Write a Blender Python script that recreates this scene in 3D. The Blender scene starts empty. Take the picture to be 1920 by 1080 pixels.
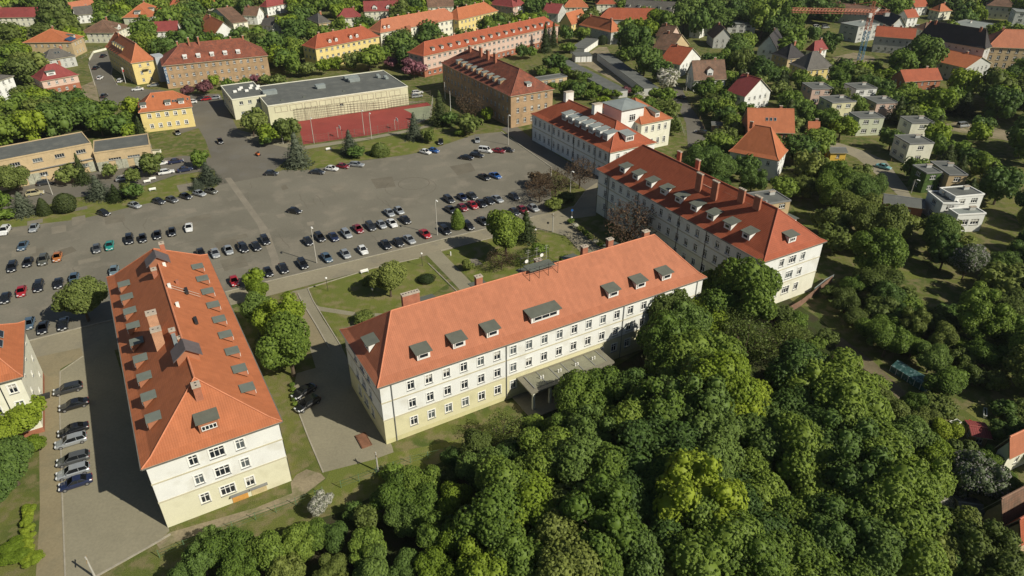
import bpy, math, random
import numpy as np
from mathutils import Vector, Matrix
from mathutils.geometry import tessellate_polygon
R = math.radians
rnd = random.Random(7)
scene = bpy.context.scene

# ---------------------------------------------------------------- camera, sky, sun, exposure
CAM_H, FOC, PITCH = 80.0, 1316.46, 0.545866
cd = bpy.data.cameras.new('camera'); cam = bpy.data.objects.new('camera', cd)
scene.collection.objects.link(cam)
cam.location = (0, 0, CAM_H); cam.rotation_euler = (math.pi/2 - PITCH, 0, 0)
cd.sensor_width = 36; cd.lens = FOC/1920*36; cd.clip_start = 1; cd.clip_end = 6000
scene.camera = cam
SUN_AZ, SUN_EL = R(-29.5), R(39.2)          # direction towards the sun
world = bpy.data.worlds.new('World'); scene.world = world; world.use_nodes = True
wn = world.node_tree.nodes; wl = world.node_tree.links
sky = wn.new('ShaderNodeTexSky'); sky.sky_type = 'NISHITA'; sky.sun_disc = False
sky.sun_elevation = SUN_EL; sky.sun_rotation = math.pi/2 - SUN_AZ
wl.new(sky.outputs[0], wn['Background'].inputs[0]); wn['Background'].inputs[1].default_value = 0.05
sl = bpy.data.lights.new('sun', 'SUN'); sl.energy = 5.0; sl.angle = R(0.5); sl.color = (1.0, 0.945, 0.81)
sun = bpy.data.objects.new('sun', sl); scene.collection.objects.link(sun)
sdir = Vector((math.cos(SUN_AZ)*math.cos(SUN_EL), math.sin(SUN_AZ)*math.cos(SUN_EL), math.sin(SUN_EL)))
sun.rotation_euler = sdir.to_track_quat('Z', 'Y').to_euler(); sun.location = (0, 0, 200)
scene.view_settings.view_transform = 'Standard'; scene.view_settings.look = 'None'
scene.view_settings.exposure = 0.05; scene.view_settings.gamma = 1
try:
    scene.cycles.max_bounces = 6; scene.cycles.diffuse_bounces = 2; scene.cycles.transparent_max_bounces = 4
    scene.cycles.volume_bounces = 0
except Exception: pass

# ---------------------------------------------------------------- measuring: a photo pixel -> a point at height z
CP, SP = math.cos(PITCH), math.sin(PITCH)
def G(px, py, z=0.0):
    dx, u = (px-960)/FOC, (540-py)/FOC
    d = Vector((dx, CP+u*SP, -SP+u*CP)); t = (z-CAM_H)/d.z
    return Vector((d.x*t, d.y*t, z))
def proj(p):
    x, y, z = p[0], p[1], p[2]-CAM_H
    w = y*CP - z*SP; v = y*SP + z*CP
    return 960+FOC*x/w, 540-FOC*v/w, w

# ---------------------------------------------------------------- objects, tags
def new_obj(name, data, parent=None):
    o = bpy.data.objects.new(name, data); scene.collection.objects.link(o)
    if parent: o.parent = parent
    return o
def tag(o, label=None, cat=None, group=None, kind=None):
    if label: o['label'] = label
    if cat: o['category'] = cat
    if group: o['group'] = group
    if kind: o['kind'] = kind
    return o
def empty(name, loc=(0, 0, 0), rz=0.0, sc=None):
    o = new_obj(name, None); o.location = loc; o.rotation_euler = (0, 0, rz); o.empty_display_size = 1
    if sc: o.scale = sc
    return o
class MB:
    """collects polygons with a material index and metric uv"""
    def __init__(s): s.v=[]; s.f=[]; s.m=[]; s.uv=[]; s.M=None
    def poly(s, pts, m=0, uv=None):
        b=len(s.v); pts=[Vector(p) for p in pts]
        if s.M: pts=[s.M@p for p in pts]
        s.v+=pts; s.f.append(tuple(range(b,b+len(pts)))); s.m.append(m)
        s.uv.append(uv if uv else [(0,0)]*len(pts))
    def box(s, x0,y0,z0,x1,y1,z1, m=0, skip=''):
        P=lambda x,y,z:(x,y,z)
        F={'b':[(x0,y0,z0),(x0,y1,z0),(x1,y1,z0),(x1,y0,z0)],'t':[(x0,y0,z1),(x1,y0,z1),(x1,y1,z1),(x0,y1,z1)],
           'f':[(x0,y0,z0),(x1,y0,z0),(x1,y0,z1),(x0,y0,z1)],'k':[(x1,y1,z0),(x0,y1,z0),(x0,y1,z1),(x1,y1,z1)],
           'l':[(x0,y1,z0),(x0,y0,z0),(x0,y0,z1),(x0,y1,z1)],'r':[(x1,y0,z0),(x1,y1,z0),(x1,y1,z1),(x1,y0,z1)]}
        for k,q in F.items():
            if k not in skip: s.poly(q,m)
    def tube(s, p0, p1, r0, r1=None, n=8, m=0, cap=True):
        p0=Vector(p0); p1=Vector(p1); r1=r0 if r1 is None else r1
        a=(p1-p0).normalized(); u=a.orthogonal().normalized(); w=a.cross(u)
        c=[(math.cos(2*math.pi*i/n),math.sin(2*math.pi*i/n)) for i in range(n)]
        A=[p0+(u*x+w*y)*r0 for x,y in c]; B=[p1+(u*x+w*y)*r1 for x,y in c]
        for i in range(n):
            j=(i+1)%n; s.poly([A[i],A[j],B[j],B[i]],m)
        if cap:
            s.poly(B,m); s.poly(A[::-1],m)
    def mesh(s, name, mats, smooth=False):
        me=bpy.data.meshes.new(name); me.from_pydata(s.v,[],s.f)
        for x in mats: me.materials.append(x)
        me.polygons.foreach_set('material_index', s.m)
        uvl=me.uv_layers.new(name='UVMap'); flat=[c for u in s.uv for p in u for c in p]
        uvl.data.foreach_set('uv', flat)
        if smooth: me.polygons.foreach_set('use_smooth',[True]*len(s.f))
        me.update(); return me
    def build(s, name, mats, parent=None, smooth=False):
        if not isinstance(mats,(list,tuple)): mats=[mats]
        return new_obj(name, s.mesh(name,mats,smooth), parent)

def text_mesh(fc,parent,name='letter'):
    t=bpy.data.objects.new('t',fc); me=bpy.data.meshes.new_from_object(t); bpy.data.objects.remove(t); return new_obj(name,me,parent)
# ---------------------------------------------------------------- materials
MATS={}
def nd(nt,t,**k):
    n=nt.nodes.new(t)
    for a,b in k.items(): setattr(n,a,b)
    return n
def surf(name, col, rough=0.8, var=0.18, scale=0.6, fine=0.08, fscale=8.0, metal=0, coat=0, bump=0.0, stain=None, coord='Object', spec=0.3):
    """a surface colour broken by two scales of noise, world-scale metres"""
    if name in MATS: return MATS[name]
    m=bpy.data.materials.new(name); m.use_nodes=True; nt=m.node_tree; L=nt.links; b=nt.nodes['Principled BSDF']
    tc=nd(nt,'ShaderNodeTexCoord'); out=tc.outputs[coord]
    def noise(sc,det=4):
        n=nd(nt,'ShaderNodeTexNoise'); n.inputs['Scale'].default_value=sc; n.inputs['Detail'].default_value=det; L.new(out,n.inputs['Vector']); return n.outputs['Fac']
    def mul(fac,c0,c1):
        r=nd(nt,'ShaderNodeValToRGB'); r.color_ramp.elements[0].position=.3; r.color_ramp.elements[1].position=.7
        r.color_ramp.elements[0].color=(*c0,1); r.color_ramp.elements[1].color=(*c1,1); L.new(fac,r.inputs[0]); return r.outputs[0]
    c=[x for x in col]
    a=mul(noise(scale),[x*(1-var) for x in c],[min(1,x*(1+var)) for x in c])
    if stain:
        st,amt,ss=stain; f=nd(nt,'ShaderNodeMapRange'); f.inputs['From Min'].default_value=.52; f.inputs['From Max'].default_value=.68; f.inputs['To Max'].default_value=amt
        L.new(noise(ss,6),f.inputs['Value']); mx=nd(nt,'ShaderNodeMixRGB'); L.new(f.outputs[0],mx.inputs[0]); L.new(a,mx.inputs[1]); mx.inputs[2].default_value=(*st,1); a=mx.outputs[0]
    fn=mul(noise(fscale,3),[1-fine]*3,[1+fine]*3)
    mx=nd(nt,'ShaderNodeMixRGB',blend_type='MULTIPLY'); mx.inputs[0].default_value=1; L.new(a,mx.inputs[1]); L.new(fn,mx.inputs[2])
    L.new(mx.outputs[0],b.inputs['Base Color']); b.inputs['Roughness'].default_value=rough; b.inputs['Metallic'].default_value=metal
    b.inputs['Specular IOR Level'].default_value=spec; b.inputs['Coat Weight'].default_value=coat
    if bump:
        bp=nd(nt,'ShaderNodeBump'); bp.inputs['Strength'].default_value=.5; bp.inputs['Distance'].default_value=bump; L.new(noise(fscale*.7,3),bp.inputs['Height']); L.new(bp.outputs[0],b.inputs['Normal'])
    MATS[name]=m; return m
def tile(name, col, var=0.16, stripe=0.32, joint=0.62, weather=None):
    """clay roof: pantile columns along u, courses along v, weathering patches"""
    if name in MATS: return MATS[name]
    m=bpy.data.materials.new(name); m.use_nodes=True; nt=m.node_tree; L=nt.links; b=nt.nodes['Principled BSDF']
    uv=nd(nt,'ShaderNodeUVMap'); sx=nd(nt,'ShaderNodeSeparateXYZ'); L.new(uv.outputs[0],sx.inputs[0])
    def math_(op,a,bv=None,cv=None):
        n=nd(nt,'ShaderNodeMath',operation=op)
        for i,x in enumerate((a,bv,cv)):
            if x is None: continue
            if isinstance(x,(int,float)): n.inputs[i].default_value=x
            else: L.new(x,n.inputs[i])
        return n.outputs[0]
    wu=math_('SINE',math_('MULTIPLY',sx.outputs[0],2*math.pi/stripe)); wv=math_('FRACT',math_('DIVIDE',sx.outputs[1],.36))
    rowdark=math_('GREATER_THAN',wv,.86)
    coldark=math_('GREATER_THAN',wu,.55)
    tc=nd(nt,'ShaderNodeTexCoord')
    def noise(sc,det=5,src=None):
        n=nd(nt,'ShaderNodeTexNoise'); n.inputs['Scale'].default_value=sc; n.inputs['Detail'].default_value=det; L.new(src or tc.outputs['Object'],n.inputs['Vector']); return n.outputs['Fac']
    def ramp(fac,c0,c1,p0=.3,p1=.7):
        r=nd(nt,'ShaderNodeValToRGB'); r.color_ramp.elements[0].position=p0; r.color_ramp.elements[1].position=p1
        r.color_ramp.elements[0].color=(*c0,1); r.color_ramp.elements[1].color=(*c1,1); L.new(fac,r.inputs[0]); return r.outputs[0]
    base=ramp(noise(.35),[x*(1-var) for x in col],[x*(1+var) for x in col])
    mp=nd(nt,'ShaderNodeMapping'); mp.inputs['Scale'].default_value=(1.3,.16,1); L.new(uv.outputs[0],mp.inputs[0])
    stk=ramp(noise(1.0,5,mp.outputs[0]),[.93]*3,[1.05]*3,.35,.7); mq=nd(nt,'ShaderNodeMixRGB',blend_type='MULTIPLY'); mq.inputs[0].default_value=1; L.new(base,mq.inputs[1]); L.new(stk,mq.inputs[2]); base=mq.outputs[0]
    if weather:
        f=nd(nt,'ShaderNodeMapRange'); f.inputs['From Min'].default_value=.48; f.inputs['From Max'].default_value=.7; f.inputs['To Max'].default_value=weather[1]
        L.new(noise(1.1,8),f.inputs['Value']); mx=nd(nt,'ShaderNodeMixRGB'); L.new(f.outputs[0],mx.inputs[0]); L.new(base,mx.inputs[1]); mx.inputs[2].default_value=(*weather[0],1); base=mx.outputs[0]
    br=nd(nt,'ShaderNodeTexBrick'); br.inputs['Scale'].default_value=1; br.inputs['Brick Width'].default_value=stripe*2; br.inputs['Row Height'].default_value=.72; br.inputs['Mortar Size'].default_value=0
    br.inputs['Color1'].default_value=(.95,.95,.95,1); br.inputs['Color2'].default_value=(1.05,1.05,1.05,1); L.new(uv.outputs[0],br.inputs['Vector'])
    mx=nd(nt,'ShaderNodeMixRGB',blend_type='MULTIPLY'); mx.inputs[0].default_value=1; L.new(base,mx.inputs[1]); L.new(br.outputs[0],mx.inputs[2]); base=mx.outputs[0]
    j=math_('SUBTRACT',1,math_('MULTIPLY',math_('MAXIMUM',rowdark,coldark),1-joint))
    mj=nd(nt,'ShaderNodeMixRGB',blend_type='MULTIPLY'); mj.inputs[0].default_value=1; L.new(base,mj.inputs[1]); L.new(j,mj.inputs[2])
    L.new(mj.outputs[0],b.inputs['Base Color']); b.inputs['Roughness'].default_value=.72; b.inputs['Specular IOR Level'].default_value=.25
    bp=nd(nt,'ShaderNodeBump'); bp.inputs['Strength'].default_value=.6; bp.inputs['Distance'].default_value=.012
    L.new(math_('ADD',wu,math_('MULTIPLY',wv,-1.2)),bp.inputs['Height']); L.new(bp.outputs[0],b.inputs['Normal'])
    MATS[name]=m; return m
def flat(name,col,rough=.5,metal=0,coat=0,spec=.5):
    if name in MATS: return MATS[name]
    m=bpy.data.materials.new(name); m.use_nodes=True; b=m.node_tree.nodes['Principled BSDF']
    b.inputs['Base Color'].default_value=(*col,1); b.inputs['Roughness'].default_value=rough; b.inputs['Metallic'].default_value=metal
    b.inputs['Coat Weight'].default_value=coat; b.inputs['Specular IOR Level'].default_value=spec; MATS[name]=m; return m
def leafmat(name, dark, light, third=None, p3=.86):
    m=bpy.data.materials.new(name); m.use_nodes=True; nt=m.node_tree; L=nt.links
    for n in list(nt.nodes): nt.nodes.remove(n)
    at=nd(nt,'ShaderNodeAttribute'); at.attribute_name='tint'; oi=nd(nt,'ShaderNodeObjectInfo')
    r=nd(nt,'ShaderNodeValToRGB'); e=r.color_ramp.elements; e[0].position=0.05; e[0].color=(*dark,1); e[1].position=.72; e[1].color=(*light,1)
    if third: e[1].position=min(.72,p3-.12); x=e.new(p3); x.color=(*third,1)
    L.new(at.outputs['Fac'],r.inputs[0])
    h=nd(nt,'ShaderNodeHueSaturation'); a=nd(nt,'ShaderNodeMapRange'); a.inputs['To Min'].default_value=.477; a.inputs['To Max'].default_value=.503; L.new(oi.outputs['Random'],a.inputs['Value']); L.new(a.outputs[0],h.inputs['Hue'])
    a2=nd(nt,'ShaderNodeMapRange'); a2.inputs['To Min'].default_value=1.25; a2.inputs['To Max'].default_value=.75; L.new(oi.outputs['Random'],a2.inputs['Value']); L.new(a2.outputs[0],h.inputs['Value'])
    L.new(r.outputs[0],h.inputs['Color'])
    d=nd(nt,'ShaderNodeBsdfPrincipled'); d.inputs['Roughness'].default_value=.55; d.inputs['Specular IOR Level'].default_value=.25; L.new(h.outputs[0],d.inputs['Base Color'])
    t=nd(nt,'ShaderNodeBsdfTranslucent'); L.new(h.outputs[0],t.inputs['Color']); mx=nd(nt,'ShaderNodeMixShader'); mx.inputs[0].default_value=.45
    L.new(d.outputs[0],mx.inputs[1]); L.new(t.outputs[0],mx.inputs[2]); o=nd(nt,'ShaderNodeOutputMaterial'); L.new(mx.outputs[0],o.inputs[0]); MATS[name]=m; return m
def ground_mat(name, cols, scales=(.02,.12,1.2)):
    m=bpy.data.materials.new(name); m.use_nodes=True; nt=m.node_tree; L=nt.links; b=nt.nodes['Principled BSDF']
    tc=nd(nt,'ShaderNodeTexCoord'); prev=None
    c=cols[0]; prev=None
    for i,cc in enumerate(cols[1:]):
        n=nd(nt,'ShaderNodeTexNoise'); n.inputs['Scale'].default_value=scales[i%len(scales)]; n.inputs['Detail'].default_value=6; L.new(tc.outputs['Object'],n.inputs['Vector'])
        f=nd(nt,'ShaderNodeMapRange'); f.inputs['From Min'].default_value=.46; f.inputs['From Max'].default_value=.62; L.new(n.outputs['Fac'],f.inputs['Value'])
        mx=nd(nt,'ShaderNodeMixRGB'); L.new(f.outputs[0],mx.inputs[0])
        if prev is None: mx.inputs[1].default_value=(*c,1)
        else: L.new(prev,mx.inputs[1])
        mx.inputs[2].default_value=(*cc,1); prev=mx.outputs[0]
    n=nd(nt,'ShaderNodeTexNoise'); n.inputs['Scale'].default_value=6; n.inputs['Detail'].default_value=3; L.new(tc.outputs['Object'],n.inputs['Vector'])
    f=nd(nt,'ShaderNodeMapRange'); f.inputs['To Min'].default_value=.55; f.inputs['To Max'].default_value=1.45; L.new(n.outputs['Fac'],f.inputs['Value'])
    mx=nd(nt,'ShaderNodeMixRGB',blend_type='MULTIPLY'); mx.inputs[0].default_value=1; L.new(prev,mx.inputs[1]); L.new(f.outputs[0],mx.inputs[2])
    L.new(mx.outputs[0],b.inputs['Base Color']); b.inputs['Roughness'].default_value=.95; b.inputs['Specular IOR Level'].default_value=.1
    bp=nd(nt,'ShaderNodeBump'); bp.inputs['Strength'].default_value=.8; bp.inputs['Distance'].default_value=.12; L.new(n.outputs['Fac'],bp.inputs['Height']); L.new(bp.outputs[0],b.inputs['Normal'])
    MATS[name]=m; return m
M_grass=ground_mat('grass',[(.105,.125,.03),(.15,.15,.042),(.075,.10,.025),(.17,.15,.07)],(.03,.1,.5))
M_lawn=ground_mat('lawn',[(.125,.145,.03),(.165,.17,.045),(.20,.175,.08),(.13,.15,.035)],(.06,.45,.2))
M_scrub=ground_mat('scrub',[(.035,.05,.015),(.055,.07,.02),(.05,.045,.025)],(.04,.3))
M_dirt=surf('dirt',(.24,.20,.13),.95,.2,.25,.15,3,stain=((.12,.13,.05),.8,.35),spec=.1)
M_asph=surf('asphalt',(.174,.160,.124),.9,.13,.06,.08,2.2,stain=((.225,.20,.155),.85,.16),spec=.2)
M_asphd=surf('asphalt_dark',(.145,.132,.105),.9,.12,.08,.08,2,stain=((.16,.15,.13),.6,.2),spec=.2)
M_patch=surf('asphalt_patch',(.15,.133,.10),.9,.1,.3,.08,2,spec=.2)
M_patchl=surf('asphalt_light',(.225,.20,.155),.9,.1,.3,.08,2,spec=.2)
M_mark=surf('tyre_mark',(.125,.11,.085),.9,.2,.6,.1,2,spec=.2)
M_road=surf('road_concrete',(.26,.23,.16),.9,.10,.09,.07,1.5,stain=((.18,.165,.13),.6,.2),spec=.2)
M_kerb=surf('kerb_stone',(.33,.30,.235),.9,.12,.7,.1,4,spec=.2)
M_pave=surf('paving_grey',(.245,.222,.155),.9,.08,.12,.08,2.5,stain=((.215,.195,.135),.6,.3),spec=.2)
M_paveb=surf('paving_beige',(.245,.205,.125),.9,.08,.12,.08,2.5,stain=((.185,.165,.105),.6,.3),spec=.2)
M_courtr=surf('court_red',(.27,.055,.045),.85,.12,.15,.08,2,spec=.2)
M_courtg=surf('court_green',(.24,.26,.17),.85,.1,.2,.08,2,spec=.2)
T_or=tile('tile_orange',(.405,.135,.058),.07,joint=.93)
T_or2=tile('tile_salmon',(.40,.147,.078),.06,joint=.93)
T_red=tile('tile_red',(.36,.095,.045),.10,joint=.68)
T_brn=tile('tile_brown',(.26,.085,.05),.25,joint=.65,weather=((.12,.06,.045),.8))
T_mar=tile('tile_maroon',(.27,.06,.055),.12,joint=.65)
T_gry=tile('tile_grey',(.13,.12,.105),.15,joint=.65)
T_drk=tile('tile_dark',(.055,.05,.05),.15,joint=.65)
T_old=tile('tile_old',(.20,.115,.075),.25,joint=.65,weather=((.11,.085,.06),.7))
M_felt=surf('roof_felt',(.115,.12,.11),.85,.12,.2,.08,3,stain=((.16,.16,.14),.6,.4),spec=.3)
M_feltl=surf('roof_felt_light',(.22,.24,.22),.7,.12,.3,.08,3,spec=.3)
M_sheet=surf('dormer_sheet',(.12,.13,.105),.6,.10,.8,.05,5,spec=.4)
M_sheetg=surf('sheet_zinc',(.25,.28,.27),.5,.10,.5,.05,5,spec=.5)
M_white=surf('wall_white',(.74,.74,.70),.9,.04,.4,.03,4,stain=((.58,.56,.48),.6,.35),spec=.2)
M_cream=surf('wall_cream',(.72,.70,.57),.9,.04,.4,.03,4,stain=((.50,.49,.36),.35,.5),spec=.2)
M_yel=surf('wall_pale_yellow',(.65,.61,.39),.9,.05,.4,.03,4,stain=((.48,.45,.28),.6,.4),spec=.2)
M_band=surf('string_course',(.50,.46,.33),.9,.05,.4,.03,4)
M_trim=surf('trim_white',(.80,.79,.74),.6,.03,.5,.02,5)
M_sill=surf('sill_grey',(.22,.22,.21),.6,.05,.5,.02,5)
M_ochre=surf('wall_ochre',(.70,.56,.23),.9,.05,.3,.04,4,stain=((.55,.44,.2),.3,.5))
M_brown=surf('wall_render_brown',(.40,.27,.155),.9,.14,.3,.08,4,stain=((.24,.17,.10),.7,.5))
M_beige=surf('wall_beige',(.50,.38,.22),.9,.10,.3,.06,4,stain=((.36,.28,.17),.6,.6))
M_brick=surf('wall_brick',(.33,.13,.075),.9,.15,.8,.12,10)
M_pink=surf('wall_pink',(.58,.42,.34),.9,.06,.3,.05,4)
M_gwall=surf('wall_grey',(.46,.46,.43),.9,.08,.3,.05,4)
M_grn=surf('wall_green',(.52,.54,.40),.9,.08,.3,.05,4)
M_orw=surf('wall_terracotta',(.36,.15,.08),.9,.1,.4,.06,4)
M_ivy=surf('wall_ivy',(.07,.12,.03),.95,.4,1.5,.3,6)
M_glass=flat('window_glass',(.018,.022,.028),.08,spec=.6)
M_glassrefl=flat('window_glass_reflection_tint',(.10,.115,.12),.12,spec=.6); M_curt=surf('curtain',(.38,.36,.31),.8,.15,3,.1,9)  # second glass: bluish reflection painted into the pane colour; then curtain cloth
M_dark=flat('dark_metal',(.03,.03,.03),.5)
M_pole=surf('pole_grey',(.42,.40,.35),.7,.1,1,.05,5)
M_wood=surf('weathered_wood',(.30,.22,.12),.85,.2,2,.1,9)
M_odoor=surf('orange_door',(.55,.28,.07),.7,.12,1,.08,6)
M_chim=surf('chimney_brick',(.38,.15,.09),.9,.15,1.2,.15,9)
M_chiml=surf('chimney_buff',(.50,.27,.16),.9,.12,1.2,.12,9)
M_bark=surf('bark',(.10,.075,.05),.95,.25,2,.2,9)
# ---------------------------------------------------------------- buildings
BLD=[]      # footprints, screen boxes and short names, used later to keep trees off them and to describe places
def window_mesh(w,h,n,frame=None,depth=.16,sill=True,trim=None,transom=True,var=0):
    key=('win',var,w,h,n,depth,sill,frame.name if frame else '',trim.name if trim else '')
    if key in MATS: return MATS[key]
    b=MB(); t=.09; fr=frame or M_trim
    b.poly([(-w/2,depth,-h/2),(w/2,depth,-h/2),(w/2,depth,h/2),(-w/2,depth,h/2)],0)
    y0=depth-.06; y1=depth-.005
    b.box(-w/2,y0,-h/2,-w/2+t,y1,h/2,1); b.box(w/2-t,y0,-h/2,w/2,y1,h/2,1)
    b.box(-w/2+t,y0,-h/2,w/2-t,y1,-h/2+t,1); b.box(-w/2+t,y0,h/2-t,w/2-t,y1,h/2,1)
    for i in range(1,n):
        x=-w/2+w*i/n; b.box(x-.05,y0-.005,-h/2+t,x+.05,y1,h/2-t,1)
    if transom and h>1.2:
        z=h/2-h*.3; b.box(-w/2+t,y0-.012,z-.045,w/2-t,y1,z+.045,1)
    if sill: b.box(-w/2-.12,-.14,-h/2-.09,w/2+.12,depth-.07,-h/2-.003,2)
    if trim:
        a=.16; b.box(-w/2-a,-.045,-h/2,-w/2,.003,h/2,3); b.box(w/2,-.045,-h/2,w/2+a,.003,h/2,3); b.box(-w/2-a,-.05,h/2,w/2+a,.003,h/2+a,3)
    if var==3: b.box(-w/2+t,depth-.03,0,w/2-t,depth-.012,h/2-t,4)
    me=b.mesh('window',[(M_glass,M_glass,M_glassrefl,M_glass,M_glass)[var],fr,M_sill,trim or M_trim,M_curt]); MATS[key]=me; return me
SIDES={'n-':(0,-1),'n+':(0,1),'a-':(-1,0),'a+':(1,0)}
def wall_frame(side,hx,hy):
    """matrix: x along the wall seen from outside, y into the building, z up; origin mid wall"""
    nx,ny=SIDES[side]; ang=math.atan2(ny,nx)+math.pi/2
    return Matrix.Translation((nx*hx,ny*hy,0))@Matrix.Rotation(ang,4,'Z')
def walls(root,hx,hy,z0,he,wins,bands,mats,gable=None,rev=.18,name='wall'):
    """one mesh: four walls with real openings and reveals. wins {side:[(x,z,w,h)]}; bands [(z,matindex)]"""
    b=MB()
    for side in SIDES:
        M=wall_frame(side,hx,hy); b.M=M; half=hx if side[0]=='n' else hy
        ops=[(x-w/2,x+w/2,z-h/2,z+h/2) for x,z,w,h in wins.get(side,[])]
        xs=sorted({-half,half,*[round(v,3) for o in ops for v in o[:2]]}); zs=sorted({z0,he,*[round(v,3) for o in ops for v in o[2:]],*[z for z,_ in bands if z0<z<he]})
        def mi(z):
            k=0
            for zz,i in bands:
                if z>=zz: k=i
            return k
        for j in range(len(zs)-1):
            zc=(zs[j]+zs[j+1])/2; run=None
            for i in range(len(xs)-1):
                xc=(xs[i]+xs[i+1])/2; hole=any(o[0]<xc<o[1] and o[2]<zc<o[3] for o in ops)
                if hole:
                    if run is not None: b.poly([(run,0,zs[j]),(xs[i],0,zs[j]),(xs[i],0,zs[j+1]),(run,0,zs[j+1])],mi(zc)); run=None
                elif run is None: run=xs[i]
            if run is not None: b.poly([(run,0,zs[j]),(half,0,zs[j]),(half,0,zs[j+1]),(run,0,zs[j+1])],mi(zc))
        for a,c,d,e in ops:
            k=mi((d+e)/2)
            b.poly([(a,0,d),(a,rev,d),(a,rev,e),(a,0,e)],k); b.poly([(c,rev,d),(c,0,d),(c,0,e),(c,rev,e)],k)
            b.poly([(a,0,e),(a,rev,e),(c,rev,e),(c,0,e)],k); b.poly([(a,rev,d),(a,0,d),(c,0,d),(c,rev,d)],k)
        if gable and side in gable[0]: b.poly([(-half,0,he),(half,0,he),(0,0,gable[1])],mi(he))
    b.M=None
    return b.build(name,mats,root)
def hip_roof(root,hx,hy,he,hr,ins,mat,kick=None,name='roof',thick=.16,ridge=True,under=None,off=(0,0)):
    """ridge along x; ins=0 gives a gable"""
    b=MB(); ox,oy=off
    def face(pts,ud,o):
        ud=Vector(ud); nrm=(Vector(pts[1])-Vector(pts[0])).cross(Vector(pts[-1])-Vector(pts[0])).normalized(); vd=nrm.cross(ud)
        b.poly(pts,0,[((Vector(p)-Vector(o)).dot(ud),(Vector(p)-Vector(o)).dot(vd)) for p in pts])
    z=he; X,Y=hx,hy; zr=hr
    run=hy; m=(hr-he)/run; rx=hx-ins
    rings=[(X,Y,he)]
    if kick and ins>0:
        kx=X-kick*ins/hy; rings.append((kx,Y-kick,he+kick*m*.62))
    def q(r): x,y,z=r; return [Vector((-x+ox,-y+oy,z)),Vector((x+ox,-y+oy,z)),Vector((x+ox,y+oy,z)),Vector((-x+ox,y+oy,z))]
    for r0,r1 in zip(rings[:-1],rings[1:]):
        A=q(r0);B=q(r1)
        for i,ud in enumerate(((1,0,0),(0,1,0),(-1,0,0),(0,-1,0))): face([A[i],A[(i+1)%4],B[(i+1)%4],B[i]],ud,A[i])
    T=q(rings[-1]); P0=Vector((-rx+ox,oy,hr)); P1=Vector((rx+ox,oy,hr))
    face([T[0],T[1],P1,P0],(1,0,0),T[0]); face([T[2],T[3],P0,P1],(-1,0,0),T[2])
    if ins>0: face([T[1],T[2],P1],(0,1,0),T[1]); face([T[3],T[0],P0],(0,-1,0),T[3])
    E=q(rings[0]); D=[p-Vector((0,0,thick)) for p in E]
    if ins>0:
        for i in range(4): b.poly([D[i],D[(i+1)%4],E[(i+1)%4],E[i]],1)
        b.poly(D[::-1],1)
    else:
        d=Vector((0,0,thick)); Q0,Q1=P0-d,P1-d
        b.poly([D[0],D[1],E[1],E[0]],1); b.poly([D[2],D[3],E[3],E[2]],1)
        b.poly([D[1],Q1,P1,E[1]],1); b.poly([Q1,D[2],E[2],P1],1); b.poly([D[3],Q0,P0,E[3]],1); b.poly([Q0,D[0],E[0],P0],1)
        b.poly([D[1],D[0],Q0,Q1],1); b.poly([D[3],D[2],Q1,Q0],1)
    if ridge:
        b.tube(P0+Vector((0,0,.02)),P1+Vector((0,0,.02)),.14,n=6,m=2)
        if ins>0:
            for a,c in ((E[0],P0),(E[3],P0),(E[1],P1),(E[2],P1)):
                if kick:
                    k=T[E.index(a)]; b.tube(a+Vector((0,0,.03)),k+Vector((0,0,.03)),.11,n=6,m=2); b.tube(k+Vector((0,0,.03)),c+Vector((0,0,.03)),.11,n=6,m=2)
                else: b.tube(a+Vector((0,0,.03)),c+Vector((0,0,.03)),.11,n=6,m=2)
    rc=surf('ridge_'+mat.name,tuple(min(1,x*1.1) for x in bpy_col(mat)),.8,.1,1,.1,5)
    return b.build(name,[mat,under or M_band,rc],root)
COLS={}
def bpy_col(mat):
    return {'tile_orange':(.50,.19,.10),'tile_salmon':(.52,.2,.11),'tile_red':(.38,.12,.07),'tile_brown':(.24,.09,.06),'tile_maroon':(.27,.07,.06),'tile_grey':(.14,.13,.12),'tile_dark':(.06,.055,.05),'tile_old':(.2,.12,.08)}.get(mat.name,(.2,.2,.2))
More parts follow.
